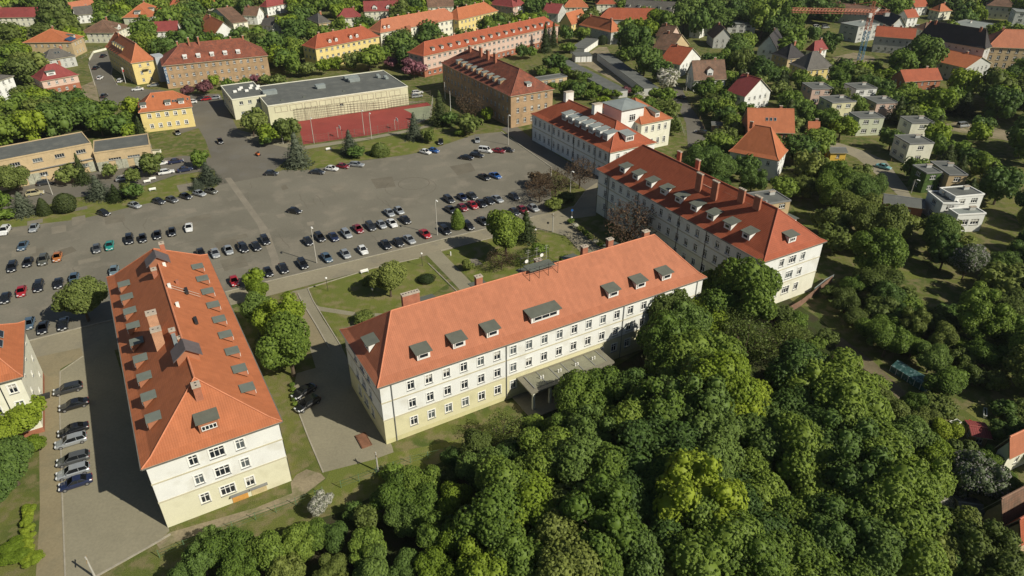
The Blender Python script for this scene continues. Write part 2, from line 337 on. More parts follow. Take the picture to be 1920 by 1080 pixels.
def dormer(root,M,y0,w,h,m,roofpitch=.12,mat_r=None,cheek=None,front=None,panes=2,win=(1.0,.75),frame=None,over=.28,kind='shed',apron=True):
    """M maps local (x along eave, y up-slope horizontally from the eave, z above the eave) into the building; z of roof = m*y"""
    mat_r=mat_r or M_sheet; cheek=cheek or M_white; front=front or M_white
    z0=m*y0; b=MB(); b.M=M
    y1=y0+h/(m-roofpitch); zt=z0+h; hw=w/2; zr=zt+roofpitch*(y1-y0)
    b.poly([(-hw,y0,z0-.12),(hw,y0,z0-.12),(hw,y0,zt),(-hw,y0,zt)],1)
    b.poly([(-hw,y1,m*y1),(-hw,y0,z0-.12),(-hw,y0,zt)],0); b.poly([(hw,y0,z0-.12),(hw,y1,m*y1),(hw,y0,zt)],0)
    d=b.build('dormer',[cheek,front],root)
    r=MB(); r.M=M; o=over; f=-o
    if kind=='shed':
        za=zt+.02+roofpitch*f; zb=zt+.02+roofpitch*(y1-y0)
        P=[(-hw-o,y0+f,za),(hw+o,y0+f,za),(hw+o,y1+.3,zb),(-hw-o,y1+.3,zb)]
        Q=[(x,y,z+.12) for x,y,z in P]
        r.poly(Q,0); r.poly(P[::-1],0)
        for i in range(4): r.poly([P[i],P[(i+1)%4],Q[(i+1)%4],Q[i]],0)
    else:   # gabled little roof
        g=hw*.75; y2=y0+(h+g)/m
        for s in (-1,1):
            A=[(s*(hw+o),y0+f,zt-.1),(0,y0+f,zt+g),(0,y2,zt+g),(s*(hw+o),y1+.2,zt-.1)]
            B=[(x,y,z+.1) for x,y,z in A]
            r.poly(B,0); r.poly(A[::-1],0)
            for i in range(4): r.poly([A[i],A[(i+1)%4],B[(i+1)%4],B[i]],0)
        q=MB(); q.M=M; q.poly([(-hw,y0,zt),(hw,y0,zt),(0,y0,zt+g)],0); q.build('dormer_gable',[front],d)
    r.build('dormer_roof',[mat_r],d)
    if win:
        me=window_mesh(win[0],win[1],panes,frame,depth=.02,sill=False,transom=False)
        wo=new_obj('window',me,d); wo.matrix_local=M@Matrix.Translation((0,y0-.09,z0+.18+win[1]/2))
    return d
def slope_frame(side,hx,hy,he):
    M=wall_frame(side,hx,hy); return Matrix.Translation((0,0,he))@M
def chimney(root,x,y,z0,z1,wx,wy,mat=None,cap=True,ang=0,name='chimney'):
    b=MB(); b.M=Matrix.Translation((x,y,0))@Matrix.Rotation(ang,4,'Z')
    b.box(-wx/2,-wy/2,z0,wx/2,wy/2,z1,0,'b'); b.box(-wx/2-.08,-wy/2-.08,z1-.18,wx/2+.08,wy/2+.08,z1+.03,1)
    n=max(1,int(max(wx,wy)/.5))
    for i in range(n):
        t=(i+.5)/n-.5; px,py=(t*wx,0) if wx>wy else (0,t*wy)
        b.box(px-.12,py-.12,z1+.035,px+.12,py+.12,z1+.05,2)
    return b.build(name,[mat or M_chim,surf('chimney_cap',(.45,.38,.30),.9,.1,1,.1,6),M_dark],root)
def place_windows(root,hx,hy,wins,frame=None,trim=None,panes=2,sill=True,depth=.16,transom=True):
    for side,L in wins.items():
        M=wall_frame(side,hx,hy)
        for it in L:
            x,z,w,h=it
            n=panes if w<1.6 else (3 if w<2.4 else max(3,round(w/.7)))
            o=new_obj('window',window_mesh(round(w,2),round(h,2),n,frame,depth,sill,trim,transom,rnd.choice((0,0,1,2,3))),root)
            o.matrix_local=M@Matrix.Translation((x,0,z))
def reg(root,short,cx,cy,yaw,hx,hy,htop):
    a=Vector((math.cos(yaw),math.sin(yaw))); n=Vector((-a.y,a.x)); c=Vector((cx,cy)); pts=[]
    for s in (-1,1):
        for t in (-1,1):
            p=c+a*hx*s+n*hy*t
            for z in (0,htop): pts.append(proj((p.x,p.y,z)))
    BLD.append(dict(short=short,c=c,a=a,n=n,hx=hx,hy=hy,box=(min(p[0] for p in pts),min(p[1] for p in pts),max(p[0] for p in pts),max(p[1] for p in pts)),d=min(p[2] for p in pts),root=root,
        top=min(p[1] for p in pts if p), scr=proj((cx,cy,htop*.5))))
def downpipes(root,hx,hy,he,side,xs,mat=None):
    M=wall_frame(side,hx,hy)
    for x in xs:
        b=MB(); b.M=M; b.tube((x,-.12,.1),(x,-.12,he-.15),.07,n=6); b.build('downpipe',[mat or M_dark],root)
def gutter(root,hx,hy,he,sides=('n-','n+','a-','a+')):
    b=MB()
    for sd in sides:
        b.M=wall_frame(sd,hx,hy); half=hx if sd[0]=='n' else hy
        b.box(-half,-.14,he-.16,half,-.01,he-.03,0)
    return b.build('gutter',[surf('gutter_zinc',(.16,.15,.13),.5,.1,1,.05,4)],root)
def string_courses(root,hx,hy,zs,h=.22,mat=None):
    for z in zs:
        b=MB(); q=.07
        b.box(-hx-q,-hy-q,z,hx+q,-hy+.0,z+h,0); b.box(-hx-q,hy,z,hx+q,hy+q,z+h,0); b.box(-hx-q,-hy,z+.003,-hx,hy,z+h-.003,0); b.box(hx,-hy,z+.003,hx+q,hy,z+h-.003,0)
        b.build('string_course',[mat or M_band],root)
def rows(xs,zs,w,h): return [(x,z,w,h) for z in zs for x in xs]
def lin(n,half,margin): 
    if n==1: return [0.0]
    return [-half+margin+(2*half-2*margin)*i/(n-1) for i in range(n)]
def roof_vent(root,M,x,y,m,mat=None,s=.5,h=.5,name='roof_vent'):
    b=MB(); b.M=M; z=m*y; b.box(x-s/2,y-s/2,z-.2,x+s/2,y+s/2,z+h,0,'b'); b.build(name,[mat or M_chim],root)
def skylight(root,M,x,y,m,w=.8,l=1.1,name='skylight'):
    b=MB(); k=math.hypot(1,m); dy,dz=l/k,m*l/k; nz=.08
    b.M=M; P=[(x-w/2,y,m*y+nz),(x+w/2,y,m*y+nz),(x+w/2,y+dy,m*y+dz+nz),(x-w/2,y+dy,m*y+dz+nz)]
    Q=[(a,c-.04,z+.06) for a,c,z in P]; 
    for i in range(4): b.poly([P[i],P[(i+1)%4],Q[(i+1)%4],Q[i]],1)
    b.poly(Q,1); t=.1; f=lambda u,v:(x-w/2+t+(w-2*t)*u, y+.06+(dy-.12)*v-.045, m*(y+.06+(dy-.12)*v)+nz+.075)
    b.poly([f(0,0),f(1,0),f(1,1),f(0,1)],0); b.build(name,[M_glass,M_sheetg],root)

def barracks(short,label,cx,cy,yaw,L,W,he,hr,ins,roofm,nwin,endwins,long_sides=('n-','n+'),over=.48,low=None):
    root=empty('barracks_building',(cx,cy,0),yaw); tag(root,label,'building')
    hx,hy=L/2-over,W/2-over; zs=(2.85,6.55,10.15)
    wins={}
    for s in long_sides:
        if s=='a': continue
        wins[s]=rows([3.08*(i-(nwin-1)/2) for i in range(nwin)],zs,1.15,1.75)
    for s in endwins: wins[s]=[(x,z,w,1.75) for z in zs for x,w in ((-3.1,1.15),(0,1.95),(3.1,1.15))]
    walls(root,hx,hy,0,he,wins,[(0,2),(.9,0),(4.9,1)],[low or M_yel,M_white,low or surf('plinth_yellow',(.58,.54,.30),.9,.08,.4,.05,4)])
    place_windows(root,hx,hy,wins,trim=M_trim)
    string_courses(root,hx,hy,(4.85,8.35)); 
    b=MB(); b.box(-hx-.16,-hy-.16,he-.55,hx+.16,-hy,he-.17,0); b.box(-hx-.16,hy,he-.55,hx+.16,hy+.16,he-.17,0); b.box(-hx-.16,-hy,he-.545,-hx,hy,he-.175,0); b.box(hx,-hy,he-.545,hx+.16,hy,he-.175,0); b.build('cornice',[M_white],root)
    hip_roof(root,L/2,W/2,he,hr,ins,roofm,kick=1.4); gutter(root,L/2,W/2,he)
    reg(root,short,cx,cy,yaw,hx,hy,hr)
    return root,hx,hy
HW=9.2; 
# --- A: left barracks
A,ahx,ahy=barracks('left barracks','long cream barracks with bright orange hipped roof and big buff brick chimneys',-55.10,95.62,2.1,57.51,18.36,12.0,18.9,6.8,T_or,17,('a-','a+'),low=surf('wall_pale_cream',(.67,.645,.47),.9,.05,.4,.03,4,stain=((.52,.49,.34),.5,.4)))
mA=(18.9-12.0)/9.18; AX,AY=57.51/2,18.36/2
for s in ('n+','n-'):
    M=slope_frame(s,AX,AY,12.0); sg=-1 if s=='n+' else 1
    for i in range(9):
        x=(19.25-5.17*i)*sg
        dormer(A,M@Matrix.Translation((x,0,0)),2.0,1.7,1.1,mA,.06,mat_r=surf('dormer_sheet_pale',(.15,.17,.145),.6,.1,.8,.05,5),cheek=M_orw,front=M_white,panes=2,win=(1.3,.65),over=.14)
M=slope_frame('a-',AX,AY,12.0); mh=(18.9-12.0)/6.8
dormer(A,M,1.5,2.6,1.55,mh,.12,cheek=M_orw,front=M_orw,panes=4,win=(2.0,.8))
chimney(A,-AX+5.2,.1,15.5,18.9,1.3,1.0)
M=slope_frame('n+',AX,AY,12.0)
def onA(x,y): return x,AY-y
cx_,cy_=onA(.3,6.1); chimney(A,-4.4,cy_,15,20.8,1.3,1.4,M_chiml); chimney(A,-7.4,cy_,15,19.5,1.3,1.4,M_chiml)
chimney(A,12.5,AY-8.2,17,19.6,.9,.8,M_chim); chimney(A,-8.6,AY-8.2,17,19.4,.8,.8,M_chim); chimney(A,23.0,-1.5,17.2,19.3,.9,.8,M_chim); chimney(A,-10.5,AY-8.9,17.2,18.9,.5,.6,M_chiml)
for (x,y,s_) in ((16.6,0,1),(-15.2,0,1)):   # small gabled roof turrets on the ridge
    t=MB(); t.M=Matrix.Translation((x,y,0))
    t.box(-1.2,-1.5,17.2,1.2,1.5,19.2,0,'bt'); t.poly([(-1.2,-1.5,19.2),(-1.2,1.5,19.2),(-1.2,0,20.4)][::-1],0); t.poly([(1.2,-1.5,19.2),(1.2,1.5,19.2),(1.2,0,20.4)],0)
    o=t.build('ridge_turret',[M_orw],A); r=MB(); r.M=t.M
    for sg in (-1,1):
        P=[(-1.6,0,20.45),(1.6,0,20.45),(1.6,sg*2.0,18.85),(-1.6,sg*2.0,18.85)]; Q=[(a,b_,c-.14) for a,b_,c in P]
        r.poly(P,0); r.poly(Q[::-1],0)
        for i in range(4): r.poly([P[i],P[(i+1)%4],Q[(i+1)%4],Q[i]],0)
    r.build('turret_roof',[surf('turret_sheet',(.12,.10,.10),.6,.1,1,.05,4)],o)
b=MB(); b.box(-12.9,.7,18.0,-8.9,1.25,18.9,0); b.build('roof_duct',[M_sheetg],A)
M=slope_frame('n-',AX,AY,12.0)
for x,y in ((-.1,8.3),(9.2,7.2),(4.6,8.6),(15.5,8.3)): roof_vent(A,M,x if x!=4.6 else 6.5,y,mA,M_trim if y>8 else M_chim,.5,.7)
for x,y in ((6.6,6.0),(-4.1,6.2)): 
    b=MB(); b.M=M; b.box(x-.9,y,mA*y+.25,x+.9,y+.5,mA*y+.75,0); b.build('roof_step',[M_dark],A)
for k in (-.5,.5):
    b=MB(); b.M=M; b.tube((6.5+k,4.4,mA*4.4+.25),(6.5+k,8.8,mA*8.8+.25),.04,n=5); b.build('roof_rail',[M_pole],A)
# garage doors low in the near end wall, small stair canopy
M=wall_frame('a-',ahx,ahy)
for x,c in ((.3+1.0,M_odoor),(4.0,surf('door_board',(.55,.45,.25),.8,.15,1,.1,6))):
    b=MB(); b.M=M; b.box(x-1.1,-.06,0.0,x+1.1,-.003,1.35,0); o=b.build('cellar_door',[c],A)
    b=MB(); b.M=M; b.box(x-1.3,-.5,1.42,x+1.3,-.003,1.55,0); b.build('door_lintel',[M_sill],A)
downpipes(A,ahx,ahy,12,'n+',[-27.5,-9,9,27.5]); downpipes(A,ahx,ahy,12,'n-',[-27.5,-9,9,27.5])

# --- B: centre barracks
B,bhx,bhy=barracks('centre barracks','long cream barracks with salmon orange hipped roof, entrance canopy and ridge aerial frame',4.013,106.927,.5212,66.36,17.92,12.1,18.9,6.37,T_or2,19,('a-','a+'))
BX,BY=66.36/2,17.92/2; mB=(18.9-12.1)/BY
M=slope_frame('n-',BX,BY,12.1)
for x,wd in ((-24.7,2.2),(-18.5,2.2),(-12.4,2.2),(-2.2,5.6),(6.9,2.2),(12.2,2.2),(18.4,2.2),(24.5,2.2)):
    if x==6.9: continue
    dormer(B,M@Matrix.Translation((x,0,0)),1.75,wd,1.2,mB,.12,cheek=M_white,panes=1 if wd<3 else 3,win=(1.55 if wd<3 else 4.6,.8),over=.36)
M=slope_frame('n+',BX,BY,12.1)
for x in (-22,-12,-2,8,18): dormer(B,M@Matrix.Translation((x,0,0)),1.75,2.2,1.35,mB,.14,panes=2,win=(1.5,.75),over=.42)
dormer(B,slope_frame('a-',BX,BY,12.1)@Matrix.Translation((.7,0,0)),1.5,2.1,1.4,6.8/6.37,.14,panes=2,win=(1.4,.8),over=.42)
# chimneys on the far side, tops showing above the ridge
for x in (-22.2,-9.5,2.6,12.8,18.7):
    chimney(B,x,3.2,15.2,19.2 if x<-20 else 18.7,1.2 if x!=-22.2 else 3.0,.8)
chimney(B,25.4,.9,17.5,19.7,1.3,.8)
fr=MB(); fr.M=Matrix.Translation((1.0,.2,0))
for xx in (-2.9,-.95,.95,2.9):
    for yy in (-1.6,1.6): fr.tube((xx,yy,17.3),(xx,yy,20.9 if yy>0 else 20.3),.045,n=5)
for yy in (-1.6,1.6):
    for zz in (19.6,20.6): fr.tube((-2.9,yy,zz-.3 if yy<0 else zz),(2.9,yy,zz-.3 if yy<0 else zz),.04,n=5)
for xx in (-2.9,2.9): fr.tube((xx,-1.6,19.5),(xx,1.6,19.5),.04,n=5)
af=fr.build('aerial_frame',[M_dark],B)
b=MB(); b.M=fr.M; b.box(-2.6,-1.3,19.32,2.6,1.1,19.38,0); b.build('walkway_deck',[M_sheet],af)
for xx in (-1.6,.2,2.2):
    b=MB(); b.M=fr.M; b.tube((xx,1.2,19.4),(xx,1.2,22.3),.035,n=5); b.tube((xx-.5,1.2,21.7),(xx+.5,1.2,21.7),.02,n=4); b.tube((xx-.4,1.2,22.1),(xx+.4,1.2,22.1),.02,n=4); b.build('aerial',[M_pole],af)
for xx,zz in ((-2.2,21),(.9,21.4)):
    b=MB(); b.M=fr.M@Matrix.Translation((xx,.9,zz-.6)); b.tube((0,-.25,0),(0,0,0),.35,.1,n=12); b.build('satellite_dish',[M_trim],af)
downpipes(B,bhx,bhy,12.1,'n-',[-30.9,-10.6,13.8,31.3],M_sill)
# entrance canopy: slab on columns, skylight ribs
c=MB(); c.box(-8.6,-bhy-4.9,3.75,8.8,-bhy-.01,4.05,0); can=c.build('entrance_canopy',[surf('canopy_concrete',(.19,.175,.13),.85,.12,.4,.08,4,stain=((.2,.2,.14),.7,.5))],B)
c=MB(); c.box(-7.4,-bhy-4.0,4.053,7.6,-bhy-.6,4.12,0); c.build('canopy_glazing',[surf('canopy_panel',(.22,.215,.15),.7,.12,.4,.08,4)],can)
for i in range(7):
    x=-7.4+15*i/6; c=MB(); c.box(x-.07,-bhy-4.05,4.123,x+.07,-bhy-.55,4.2,0); c.build('canopy_rib',[M_sill],can)
for x in (-5.2,-1.6,2,5.6):
    c=MB(); c.tube((x,-bhy-2.4,4.12),(x,-bhy-2.4,4.7),.12,n=8); c.tube((x+.5,-bhy-2.4,4.12),(x+.5,-bhy-2.4,4.7),.12,n=8); c.build('canopy_vent',[M_trim],can)
for x in (-7.9,-4.6,-1.3,2.0,5.3,8.2):
    c=MB(); c.box(x-.2,-bhy-4.7,0,x+.2,-bhy-4.3,3.75,0,'bt'); c.build('canopy_column',[M_cream],can)
c=MB(); c.box(-9.5,-bhy-6.5,0,9.5,-bhy-.02,.18,0,'b'); c.build('entrance_step',[M_pave],B)
c=MB(); c.M=wall_frame('n-',bhx,bhy); c.box(-2,-.08,.2,2,-.003,3.2,0); c.build('entrance_door',[M_dark],B)
# --- C: right barracks
C_,chx,chy=barracks('right barracks','long cream barracks with dark red hipped roof and a row of tall thin chimneys on the camera side of the bushes',43.817,150.637,2.086,56.85,18.41,12.2,19.1,6.52,T_red,17,('a-','a+'),low=M_cream)
C_['label']='long cream barracks with dark red hipped roof, nine dormers and four tall slim chimneys'
CX,CY=56.85/2,18.41/2; mC=(19.1-12.2)/CY
M=slope_frame('n+',CX,CY,12.2)
for i in range(9): dormer(C_,M@Matrix.Translation((-(20.5-5.2*i),0,0)),2.05,2.0,1.35,mC,.14,panes=1,win=(1.3,.8),over=.36)
M=slope_frame('n-',CX,CY,12.2)
for i in range(9): dormer(C_,M@Matrix.Translation((-(20.5-5.2*i),0,0)),2.05,2.0,1.35,mC,.14,panes=1,win=(1.3,.8),over=.36)
dormer(C_,slope_frame('a-',CX,CY,12.2),1.5,2.2,1.4,6.9/6.52,.14,panes=2,win=(1.3,.75),over=.42)
for x,y,z,hh in ((-2.2,5.9,15.6,20.6),(-7.3,5.8,15.6,20.6),(-13.4,7.5,17,20.7),(-17.8,7.6,17,20.7)): chimney(C_,x,CY-y,z,hh,1.7,.5)
for xa,xb in ((-7.0,-2.6),(-17.4,-7.7)):
    b=MB(); b.box(xa,CY-6.9 if xa>-10 else 1.2,17.7,xb,CY-6.7 if xa>-10 else 1.4,18.0,0); b.build('chimney_walkway',[surf('walkway',(.45,.25,.18),.8,.1,1,.05,4)],C_)
for x in (12,5.5): chimney(C_,x,-3.2,16,20.0,1.2,.5)
for x in (14.5,7.6,-7.5,-14): roof_vent(C_,M,-x,4.2,mC,M_sheetg,.5,1.6,'vent_stack')
downpipes(C_,chx,chy,12.2,'n+',[-23.4,-11.5,3.2,12.0,-1.2*20])
# ---------------------------------------------------------------- houses measured from three eave corners (left, near, right) at eave height
def frame_of(l,n,r,he):
    N=G(*n,he); Rr=G(*r,he)
    a=(Rr-N); a.z=0; Ln=a.length; a.normalize(); nn=Vector((-a.y,a.x,0))
    W=(G(*l,he)-N).dot(nn) if not isinstance(l,(int,float)) else float(l)
    c=N+a*Ln/2+nn*W/2
    return c.x,c.y,math.atan2(a.y,a.x),Ln,W
def house(short,label,cat,l,n,r,he,rise,roofm,wallm,ridge='x',shape='hip',name='house',over=.45,storeys=None,spacing=2.9,win=(1.0,1.3),dorm=None,chim=1,group=None,kick=.9,wall2=None,panes=2,frame=None,snap=None,wins_on=None,sky=0,trim=None,gmat=None,insf=1.0):
    cx,cy,yaw,L,W=frame_of(l,n,r,he)
    if ridge=='y': yaw+=math.pi/2; L,W=W,L
    root=empty(name,(cx,cy,0),yaw); tag(root,label,cat,group)
    hx,hy=L/2-over,W/2-over; flatroof=shape=='flat'
    if flatroof:
        hx,hy=L/2-.12,W/2-.12
        if win==(1.0,1.3): win=(1.9,1.35); spacing=3.7; panes=3; gmat=gmat or M_sill
    st=storeys or max(1,round(he/3.0)); wins={}; sh=he/st; w_,h_=win; h_=min(h_,sh*.6)
    for s,(sx,sy) in SIDES.items():
        half=hx if s[0]=='n' else hy
        nv=Vector((math.cos(yaw)*sx-math.sin(yaw)*sy,math.sin(yaw)*sx+math.cos(yaw)*sy))
        if nv.dot(Vector((-cx,-cy)))<0: continue
        k=max(1,int((2*half-.6)/spacing)); xs=[(i-(k-1)/2)*spacing for i in range(k)]
        wins[s]=[(x,sh*(j+.55),w_,h_) for j in range(st) for x in xs]
        if shape=='gable' and s[0]=='a' and rise>2.4: wins[s]+=[(0,he-h_/2-.15 if rise<3 else he-h_/2-.1,w_,h_)] if 0 else []
    mats=[wallm,wall2 or wallm]; bands=[(0,1),(sh,0)] if wall2 else [(0,0)]
    gm=None; m=rise/(W/2)
    if shape in('gable','half'): gm=(('a-','a+'),he+m*hy)
    walls(root,hx,hy,0,he+(m*over if shape in('gable','hip','half') and over>.2 else 0)*0,wins,bands,mats,gable=gm)
    place_windows(root,hx,hy,wins,trim=trim,panes=panes,frame=frame)
    if shape in('hip','pyramid'):
        ins=min(L/2-.05,W/2*insf) if shape=='hip' else L/2-.05
        hip_roof(root,L/2,W/2,he,he+rise,ins,roofm,kick=kick if W>6 else None)
    elif shape=='gable': hip_roof(root,L/2,W/2,he-m*0+.02,he+rise,0,roofm,thick=.14)
    elif shape=='flat':
        b=MB(); X,Y=L/2,W/2
        b.poly([(-X+.25,-Y+.25,he-.1),(X-.25,-Y+.25,he-.1),(X-.25,Y-.25,he-.1),(-X+.25,Y-.25,he-.1)],0); b.build('roof',[roofm],root)
        b=MB(); t=.28
        b.box(-X,-Y,he-.25,X,-Y+t,he+.12,0); b.box(-X,Y-t,he-.25,X,Y,he+.12,0); b.box(-X,-Y+t,he-.247,-X+t,Y-t,he+.117,0); b.box(X-t,-Y+t,he-.247,X,Y-t,he+.117,0)
        b.build('parapet',[gmat or M_sheetg],root)
    if dorm:
        for s,xs,y0,w,h,kind in dorm:
            M=slope_frame(s,L/2,W/2,he); mm=m if s[0]=='n' else rise/min(L/2-.05,W/2*insf)
            for x in xs: dormer(root,M@Matrix.Translation((x,0,0)),y0,w,h,mm,.1,mat_r=(roofm if kind=='gable' else M_sheet),cheek=wallm,front=M_white,panes=2 if w<3 else 4,win=(w*.62,min(.9,h*.62)),over=.2,kind=kind)
    if sky:
        M=slope_frame('n-',L/2,W/2,he)
        for i in range(sky): skylight(root,M,(i-(sky-1)/2)*1.3,W*.24,m)
    for i in range(chim):
        z=he+rise if not flatroof else he
        x=(L*.22 if chim==1 else -L*.32+i*L*.64/(max(1,chim-1))); chimney(root,x,.45 if not flatroof else W*.15,z-(1.2 if not flatroof else .1),z+.9,.9 if not flatroof else 1.6,.5,M_chim if not flatroof else M_gwall)
    reg(root,short,cx,cy,yaw,hx,hy,he+rise)
    return root,L,W,hx,hy,m
# campus and neighbours
# D: cream building with seven zinc dormers, rear wing with flat tower
D,L_,W_,dx,dy,mD=house('zinc dormer building','cream building with red orange roof, seven large zinc dormers and grey flat topped tower','building',(1000,212),(1144,287),(1232,267),9.0,5.6,T_red,M_white,ridge='y',name='college_building',storeys=2,spacing=2.7,win=(1.1,2.0),chim=0,trim=M_trim,kick=1.3)
# after the ridge='y' turn the long car-park side is n+
M=slope_frame('n+',L_/2,W_/2,9.0)
for i in range(7): dormer(D,M@Matrix.Translation((-7.2+3.55*(i)+1.2,0,0)),2.6,2.2,1.9,mD,.1,mat_r=M_sheetg,panes=4,win=(1.7,1.15),over=.25)
dormer(D,slope_frame('a-',L_/2,W_/2,9.0),2.2,3.0,1.8,5.6/(W_/2),.1,mat_r=M_sheetg,panes=4,win=(2.3,1.1),over=.4)
for x in (13.0,-2.2): 
    chimney(D,x,-.4,12.5,17.0,1.4,3.0,M_white)
downpipes(D,dx,dy,9,'n+',[-21,-9,3,14,20.5])
string_courses(D,dx,dy,(4.6,))
def blk(root,M,x0,y0,z0,x1,y1,z1,mat,name='wing_wall',skip='b'):
    b=MB(); b.M=M; b.box(x0,y0,z0,x1,y1,z1,0,skip); return b.build(name,[mat],root)
# rear tower and wing, in D's own frame (x along the ridge away from the camera, -y to the right)
I4=Matrix.Identity(4)
def world_to(root,p):
    r=Matrix.Translation(root.location)@Matrix.Rotation(root.rotation_euler.z,4,'Z'); return r.inverted()@Vector(p)
tw=world_to(D,G(1166,207,13.5)); tr_=world_to(D,G(1206,198,13.5)); tl=world_to(D,G(1128,178,13.5))
tx0,ty1=tw.x,tw.y; ty0=tr_.y; tx1=tx0+9
blk(D,I4,tx0,ty0,0,tx1,ty1,13.5,M_white,'tower')
b=MB(); b.box(tx0-.7,ty0-.7,13.5,tx1+.7,ty1+.7,13.75,0); P=[(tx0-.6,ty0-.6,13.76),(tx1+.6,ty0-.6,13.76),(tx1+.6,ty1+.6,13.76),(tx0-.6,ty1+.6,13.76)]; ap=((tx0+tx1)/2,(ty0+ty1)/2,14.9)
for i in range(4): b.poly([P[i],P[(i+1)%4],ap],0)
b.build('tower_roof',[M_sheetg],D)
o=new_obj('window',window_mesh(2.4,2.0,3),D); o.matrix_local=Matrix.Translation((tx0,(ty0+ty1)/2,10.6))@Matrix.Rotation(-math.pi/2,4,'Z')@Matrix.Translation((0,-.17,0))
# right wing, its own house-like block
house('small wing','cream wing with small orange hipped roof and one grey dormer, right of the flat tower','building',(1185,186),(1203,234),(1262,222),9.0,4.6,T_or,M_cream,ridge='x',name='college_wing',storeys=2,spacing=2.6,win=(1.0,1.9),chim=0,trim=M_trim,dorm=[('n-',(1.5,),2.0,1.7,1.4,'shed')])
# E: brown rendered block with dark red roof
E_,L_,W_,ex,ey,mE=house('brown block','big brown block with dark red hipped roof and nine pale dormers behind the spruces','building',(829,117),(957,181),(1040,167),11.3,6.3,T_brn,M_brown,ridge='y',name='brown_building',storeys=3,spacing=2.9,win=(1.1,1.7),chim=0)
M=slope_frame('n+',L_/2,W_/2,11.3)
for i in range(9): dormer(E_,M@Matrix.Translation((-17+4.6*i*.9,0,0)),2.1,1.7,1.2,mE,.1,mat_r=M_feltl,cheek=M_brown,panes=2,win=(1.1,.7),over=.2)
dormer(E_,slope_frame('a-',L_/2,W_/2,11.3),2.4,1.8,1.0,mE,.1,mat_r=M_feltl,cheek=M_brown,panes=2,win=(1.1,.6),over=.2)
for x in (8,2.5,-3,17): chimney(E_,x,1.2,15,20.2 if x<17 else 19,1.6,.7,M_chim)
# F: long brownish block with five small dormers
F_,L_,W_,fx,fy,mF=house('long brown hotel block','long brown hotel block with weathered red roof, five small white dormers and thin chimneys','building',18.0,(303,124),(503,104),9.4,6.2,T_brn,M_brown,name='brown_building',storeys=3,spacing=2.75,win=(1.0,1.35),chim=0)
M=slope_frame('n-',L_/2,W_/2,9.4)
for x in (-11.5,-6.3,-1,4.2,9.4): dormer(F_,M@Matrix.Translation((x,0,0)),2.2,1.5,1.0,mF,.1,mat_r=M_trim,cheek=M_white,panes=2,win=(1.0,.6),over=.12)
for x in (-13,-8.6,-4.8,8,13): chimney(F_,x,-1.2 if x in(-8.6,-4.8) else .6,13.2,18.0 if x in(-8.6,-4.8) else 16.6,.6,.6,M_chim)
for i in range(5):     # vertical sign panels with plain letters down the blue end strip
    pass
b=MB(); b.M=wall_frame('n-',fx,fy); b.box(-fx+.02,-.06,2.2,-fx+1.0,-.003,8.9,0); b.build('sign_strip',[surf('strip_blue',(.10,.16,.25),.7,.05,1,.04,4)],F_)
for i,ch in enumerate('HOTEL'):
    fc=bpy.data.curves.new('letter','FONT'); fc.body=ch; fc.size=1.25; fc.extrude=.02; fc.materials.append(M_trim); fc.align_x='CENTER'
    o=text_mesh(fc,F_); o.matrix_local=wall_frame('n-',fx,fy)@Matrix.Translation((-fx+.5,-.09,7.6-1.25*i))@Matrix.Rotation(math.pi/2,4,'X')
# G: yellow hotel corner building with orange roof, grey link panel
Gb,L_,W_,gx,gy,mG=house('yellow hotel','yellow corner building with steep orange roof, rows of small dormers and grey connecting bay','building',(231,83),(245,119),(292,112),9.0,6.5,T_or,M_ochre,ridge='y',name='yellow_building',storeys=3,spacing=3.2,win=(1.0,1.3),chim=1,dorm=[('n+',(-11,-7.5,-4,-.5,3),1.6,1.5,1.1,'shed'),('n-',(-8,-4,0,4),3.2,1.5,1.1,'shed')])
_p=world_to(Gb,G(290,128,6)); blk(Gb,I4,-L_/2-1.2,-W_/2-3.6,0,-L_/2+6,-W_/2+.4,10.2,surf('bay_grey',(.40,.43,.45),.6,.06,1,.03,3),'connecting_bay')
b=MB(); b.M=wall_frame('a-',gx,gy); b.box(-1.2,-1.0,5.6,1.2,-.01,5.75,0); 
for i in range(9): b.box(-1.2+.29*i,-1.0,5.75,-1.17+.29*i,-.96,6.6,0)
b.box(-1.2,-1.02,6.6,1.2,-.94,6.65,0); b.build('balcony',[M_dark],Gb)
# H: small yellow house, orange roof
H_,L_,W_,hx_,hy_,mH=house('yellow office house','two storey yellow house with orange hipped roof and grey flat dormers beside the road junction','building',13.5,(259,212),(361,200),7.1,4.4,T_or,M_ochre,name='yellow_house',storeys=2,spacing=2.75,win=(1.0,1.35),chim=0,trim=M_trim,dorm=[('n-',(-6.6,1.1,5.4),1.7,1.8,1.0,'shed')],insf=.75)
M=slope_frame('n-',L_/2,W_/2,7.1)
for x,y in ((2.9,2.5),(3.7,2.5),(-3,5.0),(7.6,2.6),(-7.6,2.4)): skylight(H_,M,x,y,mH,.6,.9)
